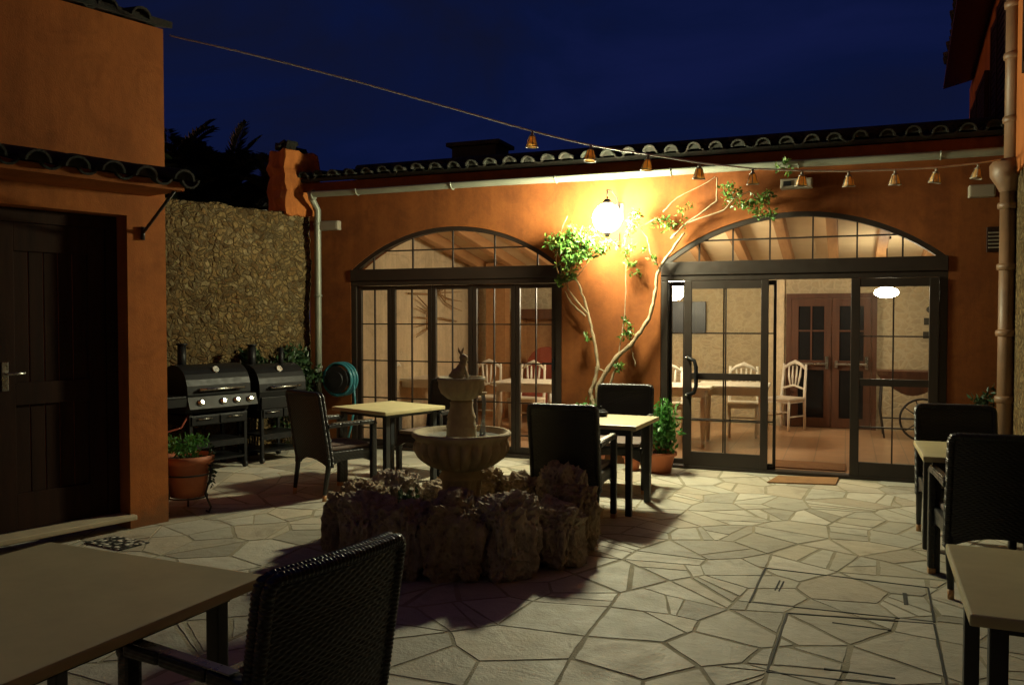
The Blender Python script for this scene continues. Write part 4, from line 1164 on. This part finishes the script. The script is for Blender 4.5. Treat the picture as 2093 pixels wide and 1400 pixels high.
# small plants between the rocks
for i,(a,r_,n,l) in enumerate(((150,.55,90,'low leafy plant among the left rocks of the fountain'),(-5,.5,70,'low leafy plant between the pedestal and the right rocks'),(-110,.55,60,'small trailing plant behind the front rocks'))):
    a = R(a); p_ = fc+RT*math.cos(a)*r_+FW*math.sin(a)*r_
    m = MB(); cloud(m,(p_.x,p_.y,.26),(.2,.2,.10),n,.06,40+i); 
    for k in range(8): m.tube([(p_.x,p_.y,.12),(p_.x+random.uniform(-.12,.12),p_.y+random.uniform(-.12,.12),.3)],.004,4)
    tag(m.build('low_plant', M['leafd']), l, 'plant', 'low plants inside the fountain ring')

# ---------------------------------------------------------------- climbing vine
def V4(x,y,dy): # crop A pixel -> facade plane point in front of the wall
    return FY(1100+x/3.111, 370+y/3.111, dy)
def V6(x,y,dy): return FY(1030+x/3.111, 250+y/3.111, dy)
vine = thing('climbing_vine','two stemmed climbing vine trained up the pillar around the lit lantern','vine',(lp.x,-.2,0))
def stem(pts, r0, r1, mb):
    # resample with catmull-ish jitter
    out=[]; 
    for i in range(len(pts)-1):
        a,b = Vector(pts[i]),Vector(pts[i+1])
        for k in range(4):
            t = k/4; out.append(a.lerp(b,t)+Vector((noise.noise(a*9+Vector((k,0,0)))*.012,noise.noise(a*7+Vector((0,k,0)))*.010,0)))
    out.append(Vector(pts[-1])); n = len(out)
    mb.tube(out,[(r0+(r1-r0)*k/(n-1))*(1+.15*math.sin(k*1.7)) for k in range(n)],8)
base = G(1218,948); base = Vector((base.x,-.28,.28))
m = MB()
stem([base,V4(345,1400,-.22),V4(330,1340,-.2),V4(360,1280,-.18),V4(377,1180,-.16),V4(370,1080,-.14),V4(345,950,-.12),V4(320,850,-.11),V4(290,740,-.11),V4(250,640,-.12),V4(200,600,-.14)],.026,.010,m)
stem([V4(320,850,-.11),V4(250,770,-.11),V4(190,690,-.12),V4(180,640,-.12)],.013,.006,m)
stem([V4(300,860,-.11),V4(210,775,-.11),V4(170,700,-.12)],.010,.005,m)
stem([V4(240,620,-.13),V4(165,650,-.15),V4(125,580,-.17),V4(110,500,-.18),V4(150,300,-.16),V4(185,225,-.16)],.010,.004,m)
stem([V4(240,620,-.13),V4(300,540,-.15),V4(340,490,-.17)],.007,.004,m)
stem([V4(200,600,-.14),V4(215,540,-.2),V4(250,440,-.26),V4(290,330,-.25)],.008,.004,m)
stem([base+Vector((.05,0,0)),V4(380,1310,-.2),V4(440,1200,-.18),V4(500,1120,-.16),V4(590,1040,-.14),V4(650,960,-.13),V4(700,880,-.12),V4(730,780,-.11),V4(748,680,-.11),V4(757,600,-.11),V4(775,540,-.11),V4(850,440,-.11),V4(930,330,-.11)],.030,.013,m)
stem([V6(1060,740,-.11),V6(1160,640,-.11),V6(1280,560,-.11),V6(1350,500,-.11),V6(1355,350,-.12)],.013,.006,m)
stem([V6(1160,640,-.11),V6(1400,560,-.12),V6(1470,480,-.13),V6(1560,440,-.14),V6(1660,520,-.15),V6(1710,600,-.16)],.009,.004,m)
stem([V6(1010,570,-.13),V6(1100,480,-.12),V6(1200,430,-.12),V6(1300,380,-.12),V6(1345,345,-.12)],.006,.004,m)
stem([V4(757,540,-.11),V4(715,460,-.13),V4(690,360,-.15),V4(650,300,-.17),V4(760,230,-.18)],.008,.004,m)
stem([V4(440,1350,-.2),V4(470,1250,-.2),V4(500,1180,-.2)],.020,.008,m)
stem([V4(360,1185,-.16),V4(400,1200,-.17),V4(430,1215,-.17)],.010,.007,m)
stem([V4(500,1160,-.17),V4(515,1080,-.15),V4(545,900,-.13),V4(560,700,-.13),V4(552,430,-.15),V4(550,360,-.2)],.006,.005,m)
stem([V4(620,1180,-.15),V4(605,1110,-.14),V4(590,1050,-.14)],.005,.004,m)
m.build('trunk', M['bark'], vine)
m = MB(); sd = 100
def V1(px,py,dy): return FY(px,py,dy)
for (px,py,dy,rp,n) in ((1150,505,-.22,34,170),(1175,495,-.28,34,150),(1160,530,-.24,26,90),(1192,520,-.34,24,80),(1215,505,-.38,22,60),(1232,508,-.36,20,45),(1205,480,-.30,22,55),
   (1262,500,-.22,13,26),(1292,470,-.26,22,60),(1300,450,-.25,18,40),(1290,508,-.18,20,60),(1294,540,-.16,14,34),(1307,440,-.22,14,22),(1335,530,-.16,12,26),(1290,676,-.16,16,46),(1258,755,-.22,16,60),
   (1146,575,-.17,14,34),(1172,565,-.16,10,20),(1345,450,-.15,20,36),(1362,465,-.14,20,34),(1400,440,-.14,22,28),(1300,560,-.14,9,14),(1278,655,-.14,8,14),(1276,690,-.14,8,14),
   (1519,398,-.16,30,80),(1548,415,-.16,30,90),(1572,438,-.17,24,66),(1500,388,-.16,22,40),(1604,340,-.3,16,40),(1480,410,-.14,22,26),(1318,515,-.2,8,8),(1203,690,-.13,7,8)):
    c_ = V1(px,py,dy); k = .0056*1.0
    cloud(m,c_,(rp*k*1.15,.10,rp*k),int(n*(2.2 if px < 1240 else 1.15)),.060 if px < 1240 else .052,sd); sd += 1
m.build('leaves', M['leaf'], vine)

# pots at the pillar
def pot(name, p, r, h, label, leafm, n, rad, hz, L, seed, lift=0, cat='potted plant'):
    t = thing('potted_plant',label,cat,(p.x,p.y,0))
    m = MB(); m.lathe([(0,lift),(r*.68,lift),(r*.9,lift+h*.8),(r*.93,lift+h*.82),(r*1.04,lift+h*.83),(r*1.06,lift+h),(r*.95,lift+h),(r*.9,lift+h*.9),(0,lift+h*.9)],(p.x,p.y,0),36); m.build('pot', M['terra'], t)
    m = MB(); m.lathe([(0,lift+h*.905),(r*.9,lift+h*.905)],(p.x,p.y,0),24); m.build('soil', M['soil'], t)
    m = MB(); cloud(m,(p.x,p.y,lift+h+hz*.5),(rad,rad,hz*.62),n,L,seed)
    rnd = random.Random(seed)
    for k in range(14):
        a_ = rnd.uniform(0,6.28); rr = rad*rnd.uniform(.2,.9)
        m.tube([(p.x+rr*.3*math.cos(a_),p.y+rr*.3*math.sin(a_),lift+h*.9),(p.x+rr*.8*math.cos(a_),p.y+rr*.8*math.sin(a_),lift+h+hz*.5),(p.x+rr*math.cos(a_),p.y+rr*math.sin(a_),lift+h+hz)],.004,4)
    m.build('foliage', leafm, t)
    return t
pot('p',Vector((base.x,-.30)),.19,.28,'terracotta pot at the foot of the vine with low green growth',M['leafp'],260,.26,.42,.07,5)
p_ = FY(1355,900,-.28); pot('p',Vector((p_.x-.02,-.34)),.17,.22,'bushy green fern pot in front of the narrow fixed pane',M['leafp'],800,.25,.50,.07,6)
p_ = G(1300,955); pot('p',Vector((p_.x,-.33)),.10,.16,'small terracotta pot between the vine pot and the fern pot',M['leafp'],90,.10,.12,.05,7)
p_ = FY(1095,880,-.2); pot('p',Vector((p_.x+.18,-.3)),.13,.18,'small leafy pot at the right end of the folding doors',M['leafp'],260,.16,.35,.06,8)
# big pot in iron stand, left
p_ = G(384,1046); pt = pot('p',p_,.205,.34,'large terracotta pot with bright green herb in an iron stand by the annexe corner',M['leafp'],520,.22,.17,.038,9,lift=.14)
m = MB()
m.tube([(p_.x+.205*math.cos(a_*math.pi/16),p_.y+.205*math.sin(a_*math.pi/16),.33) for a_ in range(32)],.008,6,closed=True)
for k in range(3):
    a_ = k*2.094+.2; c_,s_ = math.cos(a_),math.sin(a_)
    m.tube([(p_.x+.205*c_,p_.y+.205*s_,.40),(p_.x+.215*c_,p_.y+.215*s_,.33),(p_.x+.16*c_,p_.y+.16*s_,.16),(p_.x+.21*c_,p_.y+.21*s_,.05),(p_.x+.19*c_,p_.y+.19*s_,.008),(p_.x+.165*c_,p_.y+.165*s_,.02)],.009,6)
m.tube([(p_.x+.16*math.cos(a_*math.pi/10),p_.y+.16*math.sin(a_*math.pi/10),.135) for a_ in range(20)],.007,6,closed=True)
m.build('stand', M['iron'], pt)
m = MB(); q_ = p_+RT*.19; cloud(m,(q_.x,q_.y,.40),(.07,.07,.20),110,.035,77,Vector((0,0,-.4))); m.build('trailing_foliage', M['leafd'], pt)
begin_left()
# dark bushes behind the grills
for i,(px,py,rx,rz_,n,l) in enumerate(((590,745,.36,.26,620,'dark green bush behind the right grill'),(640,775,.30,.24,420,'dark green bush between the right grill and the hose reel'),(512,735,.22,.14,200,'low dark bush between the two grill chimneys'))):
    c_ = FX(px,py,XW+.12)
    t = thing('shrub',l,'shrub',(c_.x,c_.y,0),group='dark shrubs along the rubble wall')
    m = MB(); cloud(m,(c_.x+.03,min(c_.y,WY1-.25),c_.z),(.20,rx,rz_),n,.085,60+i); cloud(m,(c_.x+.03,min(c_.y,WY1-.25),c_.z*.5),(.16,rx*.8,.42),n//2,.085,66+i); m.build('foliage', M['leafd'], t)
    m = MB()
    for k in range(5): m.tube([(c_.x+.02,min(c_.y,WY1-.25)+.03*k-.06,0),(c_.x+.03,min(c_.y,WY1-.25)+(k-2)*.08,c_.z)],[.014,.006],6)
    m.build('trunk', M['palmbark'], t)
end_left()
# small plant by right red wall
p_ = FY(2010,815,-.2); m = MB(); cloud(m,(p_.x,-.2,p_.z),(.16,.12,.16),120,.06,90); 
for k in range(6): m.tube([(p_.x,-.2,0),(p_.x+random.uniform(-.1,.1),-.2,p_.z)],.006,5)
tag(m.build('thin_plant', M['leafd']), 'thin dark plant against the red wall right of the right arch', 'plant')

# ---------------------------------------------------------------- grills
begin_left()
def make_grill(y0, y1, label, knobs, name='barbecue_grill', lidz=1.13, chim=True):
    cx = XW+.50
    t = thing(name,label,'barbecue',(cx,(y0+y1)/2,0),group='black barbecue grills along the rubble wall')
    W_ = y1-y0
    # lid: half barrel along y, front towards +x
    m = MB(); zb = lidz-.30; hw = .26; n = 14
    prof = [(cx-hw,zb)]+[(cx-hw*math.cos(math.pi*k/n)*(1 if k<n/2 else 1), zb+.30*math.sin(math.pi*k/n)**.8) for k in range(1,n)]+[(cx+hw,zb)]
    m.prism([(x,y0+.03,z) for x,z in prof],(0,W_-.06,0)); 
    l = m.build('lid', M['black'], t)
    for f in l.data.polygons: f.use_smooth = False
    m = MB(); m.tube([(cx+hw+.045,y0+.14,zb+.05),(cx+hw+.045,y1-.14,zb+.05)],.014,10)
    for yy in (y0+.16,y1-.16): m.tube([(cx+hw-.02,yy,zb+.05),(cx+hw+.045,yy,zb+.05)],.010,8)
    m.build('lid_handle', M['steel'], l)
    m = MB(); m.tube([(cx+hw*.62,(y0+y1)/2-.0,zb+.235),(cx+hw*.62+.03,(y0+y1)/2,zb+.25)],.035,16); m.build('thermometer', M['steel'], l)
    if chim:
        m = MB(); m.tube([(cx-.12,y0+.2,zb+.2),(cx-.12,y0+.2,zb+.50)],.045,12); m.tube([(cx-.12,y0+.2,zb+.50),(cx-.12,y0+.2,zb+.52)],.06,12); m.build('chimney', M['black'], l)
    # firebox
    m = MB(); m.prism([(cx-hw,y0+.03,zb-.003),(cx+hw,y0+.03,zb-.003),(cx+hw-.05,y0+.03,zb-.20),(cx-hw+.05,y0+.03,zb-.20)],(0,W_-.06,0)); m.build('firebox', M['black'], t)
    # control panel
    if knobs:
        m = MB(); m.prism([(cx+hw+.003,y0,zb-.02),(cx+hw+.05,y0,zb-.02),(cx+hw+.09,y0,zb-.14),(cx+hw+.003,y0,zb-.14)],(0,W_,0)); cp_ = m.build('control_panel', M['steel2'], t)
        for k in knobs:
            y = y0+W_*k; m = MB(); d = Vector((.12,0,.04)).normalized(); c_ = Vector((cx+hw+.07,y,zb-.08)); m.tube([c_,c_+d*.018,c_+d*.019,c_+d*.045],[.034,.034,.022,.020],16); m.build('knob', M['steel'], cp_)
    else:
        m = MB(); m.bx((cx+hw-.04,y0+.05,zb-.19),(cx+hw+.005,y1-.05,zb-.06),.005); m.build('control_panel', M['black'], t)
    # cart: drawer row, legs, shelves
    m = MB(); m.bx((cx-.22,y0+.06,.50),(cx+.24,y1-.06,.61),.006)
    m.bx((cx+.241,y0+.08,.51),(cx+.255,(y0+y1)/2-.01,.60),.004); m.bx((cx+.241,(y0+y1)/2+.01,.51),(cx+.255,y1-.08,.60),.004); dr = m.build('drawer', M['black'], t)
    m = MB(); 
    m.tube([(cx+.275,(y0*.72+y1*.28)-.08,.575),(cx+.275,(y0*.72+y1*.28)+.08,.575)],.007,8); m.tube([(cx+.275,(y0*.28+y1*.72)-.08,.575),(cx+.275,(y0*.28+y1*.72)+.08,.575)],.007,8); m.build('drawer_handle', M['steel'], dr)
    for xx in (cx-.2,cx+.22):
        for yy in (y0+.08,y1-.08):
            m = MB(); m.box((xx,yy,.33),(.035,.035,.60),0,.004); m.build('leg', M['black'], t)
            m = MB(); m.tube([(xx,yy-.015,.035),(xx,yy+.015,.035)],.034,14); m.build('wheel', M['blackmat'], t)
    m = MB(); m.bx((cx-.2,y0+.07,.30),(cx+.22,y1-.07,.325)); m.bx((cx-.2,y0+.07,.12),(cx+.24,y1-.07,.14)); m.bx((cx+.22,y0+.07,.26),(cx+.235,y1-.07,.325)); m.build('shelf', M['black'], t)
    return t
M['steel2'] = simple('dull_panel', (.035,.034,.032), (.025,.024,.022), .5, 5, 70, .1, .002, spec=.2)
yA = FX(388,806,XW+.85).y; yB = FX(532,806,XW+.85).y; yC = FX(640,800,XW+.85).y
gr = make_grill(yA,yB-.03,'black gas grill with four steel knobs nearest the annexe',(.16,.48,.68,.88))
m = MB(); m.bx((XW+.30,yA-.42,.80),(XW+.80,yA-.005,.825),.006); m.bx((XW+.78,yA-.42,.72),(XW+.81,yA-.005,.80)); m.build('side_shelf', M['black'], gr)
m = MB(); m.tube([(XW+.70,yA+.1,.66),(XW+.72,yA-.02,.50),(XW+.60,yA-.2,.44),(XW+.5,yA-.35,.46)],.010,8); m.build('gas_hose', M['redcloth'], gr)
g2 = make_grill(yB+.03,min(yC,WY1-.3),'black barrel grill without knobs beside the gas grill',None,lidz=1.10)
m = MB(); m.tube([(XW+.55,min(yC,WY1-.3)-.22,1.0),(XW+.55,min(yC,WY1-.3)-.22,1.28)],.03,10); m.build('chimney', M['black'], g2)
end_left()
# hose reel on the red wall
hp = FY(694,775,-.14)
t = thing('hose_reel','round wall hose reel with coiled teal hose left of the folding doors','hose reel',(hp.x,0,hp.z))
m = MB()
for k in range(5):
    rr = .20-.012*(k%2); y = -.05-.035*k
    m.tube([(hp.x+rr*math.cos(a_*math.pi/20),y,hp.z+rr*math.sin(a_*math.pi/20)) for a_ in range(40)],.016,8,closed=True)
m.tube([(hp.x+.19,-.12,hp.z),(hp.x+.21,-.12,hp.z-.3),(hp.x+.16,-.14,hp.z-.6),(hp.x+.1,-.16,.02)],.014,8)
m.build('hose', M['hose'], t)
m = MB(); m.tube([(hp.x,-.003,hp.z),(hp.x,-.24,hp.z)],.10,20); m.tube([(hp.x,-.215,hp.z),(hp.x,-.225,hp.z)],.17,24); m.build('drum', M['blackmat'], t)

# ---------------------------------------------------------------- festoon cable with little lanterns
lanpx = [(1088,268),(1208,297),(1325,316),(1430,334),(1538,345),(1640,349),(1735,350),(1830,347),(1915,343),(2000,335)]
cabpx = [(347,73),(470,101),(600,133),(730,167),(850,201),(950,229),(1030,252),(1088,268),(1150,284),(1208,297),(1265,307),(1325,316),(1430,333),(1538,345),(1640,349),(1735,350),(1830,347),(1915,343),(2000,334),(2052,326)]
def cab_depth(px): return 6.65+(px-345)/(2055-345)*1.05
cabp = [CP(x,y,cab_depth(x)) for x,y in cabpx]
t = MB(); t.tube(cabp,.0075,7); tag(t.build('festoon_cable', M['cable']), 'pale cable strung from the annexe roof corner to the drainpipe', 'cable')
lan = thing('string_lantern','x','lantern',group='small unlit amber lanterns hung on the cable')
lan.scale = (.84,.84,.84)
m = MB(); m.tube([(0,0,0),(0,0,-.035)],[.012,.016],8); m.lathe([(.012,-.03),(.03,-.04),(.034,-.05),(.0,-.048)],(0,0,0),12); m.build('cap', M['box'], lan, True)
m = MB(); m.lathe([(.030,-.05),(.046,-.10),(.056,-.145),(.050,-.145),(.042,-.10),(.026,-.055)],(0,0,0),14); m.build('shade', M['amber'], lan, True)
m = MB(); 
for k in range(6):
    a_ = k*math.pi/3; m.tube([(.032*math.cos(a_),.032*math.sin(a_),-.05),(.06*math.cos(a_),.06*math.sin(a_),-.15)],.004,5)
m.tube([(.06*math.cos(k*math.pi/8),.06*math.sin(k*math.pi/8),-.15) for k in range(16)],.006,6,closed=True); m.build('cage', M['box'], lan, True)
ordn = ['first lantern from the left on the cable, seen against the sky','second lantern from the left on the cable, against the roof edge','third lantern from the left, just above the gutter','fourth lantern from the left, over the gutter','fifth lantern from the left, just below the gutter','sixth lantern, in front of the emergency light box above the right arch','seventh lantern, fourth from the right end of the cable','eighth lantern, third from the right end of the cable','ninth lantern, second from the right end of the cable','last lantern at the right end of the cable beside the drainpipe']
for i,(x,y) in enumerate(lanpx): put(lan, i==0, CP(x,y,cab_depth(x))-Vector((0,0,.006)), i*.4, ordn[i])

# ---------------------------------------------------------------- palms beyond the wall
def palm(p, z, label, nf, fl, seed):
    rnd = random.Random(seed)
    t = thing('palm_tree',label,'palm tree',(p.x,p.y,0),group='dark palms beyond the rubble wall')
    m = MB(); m.tube([(p.x,p.y,0),(p.x+.05,p.y,z*.5),(p.x,p.y,z)],[.2,.17,.16],12); m.build('trunk', M['palmbark'], t)
    m = MB()
    for k in range(nf):
        az = k*2.39996; el = R(75-85*(k/nf)+rnd.uniform(-8,8)); L = fl*rnd.uniform(.8,1.1)
        d = Vector((math.cos(az)*math.cos(el),math.sin(az)*math.cos(el),math.sin(el))); q = Vector((p.x,p.y,z)); pts=[q.copy()]
        for s_ in range(16):
            d = (d+Vector((0,0,-.075-.03*s_/16))).normalized(); q = q+d*L/16; pts.append(q.copy())
        m.tube(pts,[.018*(1-i/20) for i in range(17)],4,cap=False)
        for s_ in range(2,17):
            dd2 = (pts[s_]-pts[s_-1]).normalized(); sd_ = dd2.cross(Vector((0,0,1))); 
            if sd_.length < .01: continue
            sd_.normalize()
            for hf in (0,.5):
                pp = pts[s_-1].lerp(pts[s_],hf)
                for sg in (-1,1):
                    leafq(m,pp,sd_*sg+dd2*.9+Vector((0,0,rnd.uniform(-.1,.35))),Vector((0,0,1)),.34*fl/1.2*math.sin(math.pi*min(.98,(s_+2)/19))**.6,.05)
    m.build('crown', M['palm'], t)
palm(CP(350,392,12.0), CP(350,386,12.0).z, 'tallest dark palm showing above the wall beside the annexe', 60, 1.1, 1)
palm(CP(465,412,12.3), CP(465,408,12.3).z, 'middle dark palm fanning above the rubble wall', 60, 1.05, 2)
palm(CP(566,425,11.7), CP(566,418,11.7).z, 'low dark palm beside the orange chimney', 50, .75, 3)
palm(CP(405,430,14.5), CP(405,425,14.5).z, 'farthest dark palm between the two larger ones', 30, 1.2, 4)

# ---------------------------------------------------------------- mats, covers
def flat_quad(name, pix, mat, label, cat, h=.012):
    q = [G(*p) for p in pix]; m = MB(); m.prism([(v.x,v.y,.001) for v in q],(0,0,h)); return tag(m.build(name, mat), label, cat)
flat_quad('doormat',((1590,974),(1714,978),(1708,992),(1568,987)),M['mat'],'brown coir doormat on the paving outside the sliding door','doormat')
p_ = FY(1575,965,.45); m = MB(); a = G(1580,946); b = G(1733,950)
m.bx((FY(1578,950,.3).x,.32,.0125),(FY(1728,950,.3).x,.80,.024),.003); tag(m.build('doormat', M['mat']), 'brown doormat on the tiled floor just inside the sliding door', 'doormat')
def cover(pix, slots, label):
    q = [G(*p) for p in pix]; c_ = sum(q,Vector())/4
    t = thing('access_cover',label,'access cover',(c_.x,c_.y,0),group='paved access covers let into the flagstones')
    m = MB()
    for i in range(4): 
        a,b = q[i],q[(i+1)%4]; a=Vector((a.x,a.y,-.0015)); b=Vector((b.x,b.y,-.0015)); m.beam(a,b,.011,.005)
    m.build('rim', M['ribbon'], t)
    for s in slots:
        a,b = G(*s[0]),G(*s[1]); m = MB(); m.beam((a.x,a.y,0),(b.x,b.y,0),s[2]*.75,.005); m.build('slot', M['ribbon'], t)
cover(COVERS[0],(((1594,1186),(1584,1206),.012),((1602,1188),(1592,1208),.012),((1849,1212),(1852,1236),.03)),'farther paved access cover with two lifting slots')
cover(COVERS[1],(((1701,1272),(1822,1288),.014),((1684,1366),(1830,1386),.016)),'nearer paved access cover with long grooves')

# ---------------------------------------------------------------- render settings
sc.view_settings.view_transform = 'Standard'; sc.view_settings.look = 'None'; sc.view_settings.exposure = 0; sc.view_settings.gamma = 1
cy_ = sc.cycles; cy_.sample_clamp_indirect = 6; cy_.max_bounces = 8; cy_.diffuse_bounces = 5; cy_.transparent_max_bounces = 16
cy_.caustics_reflective = False; cy_.caustics_refractive = False; cy_.use_denoising = True
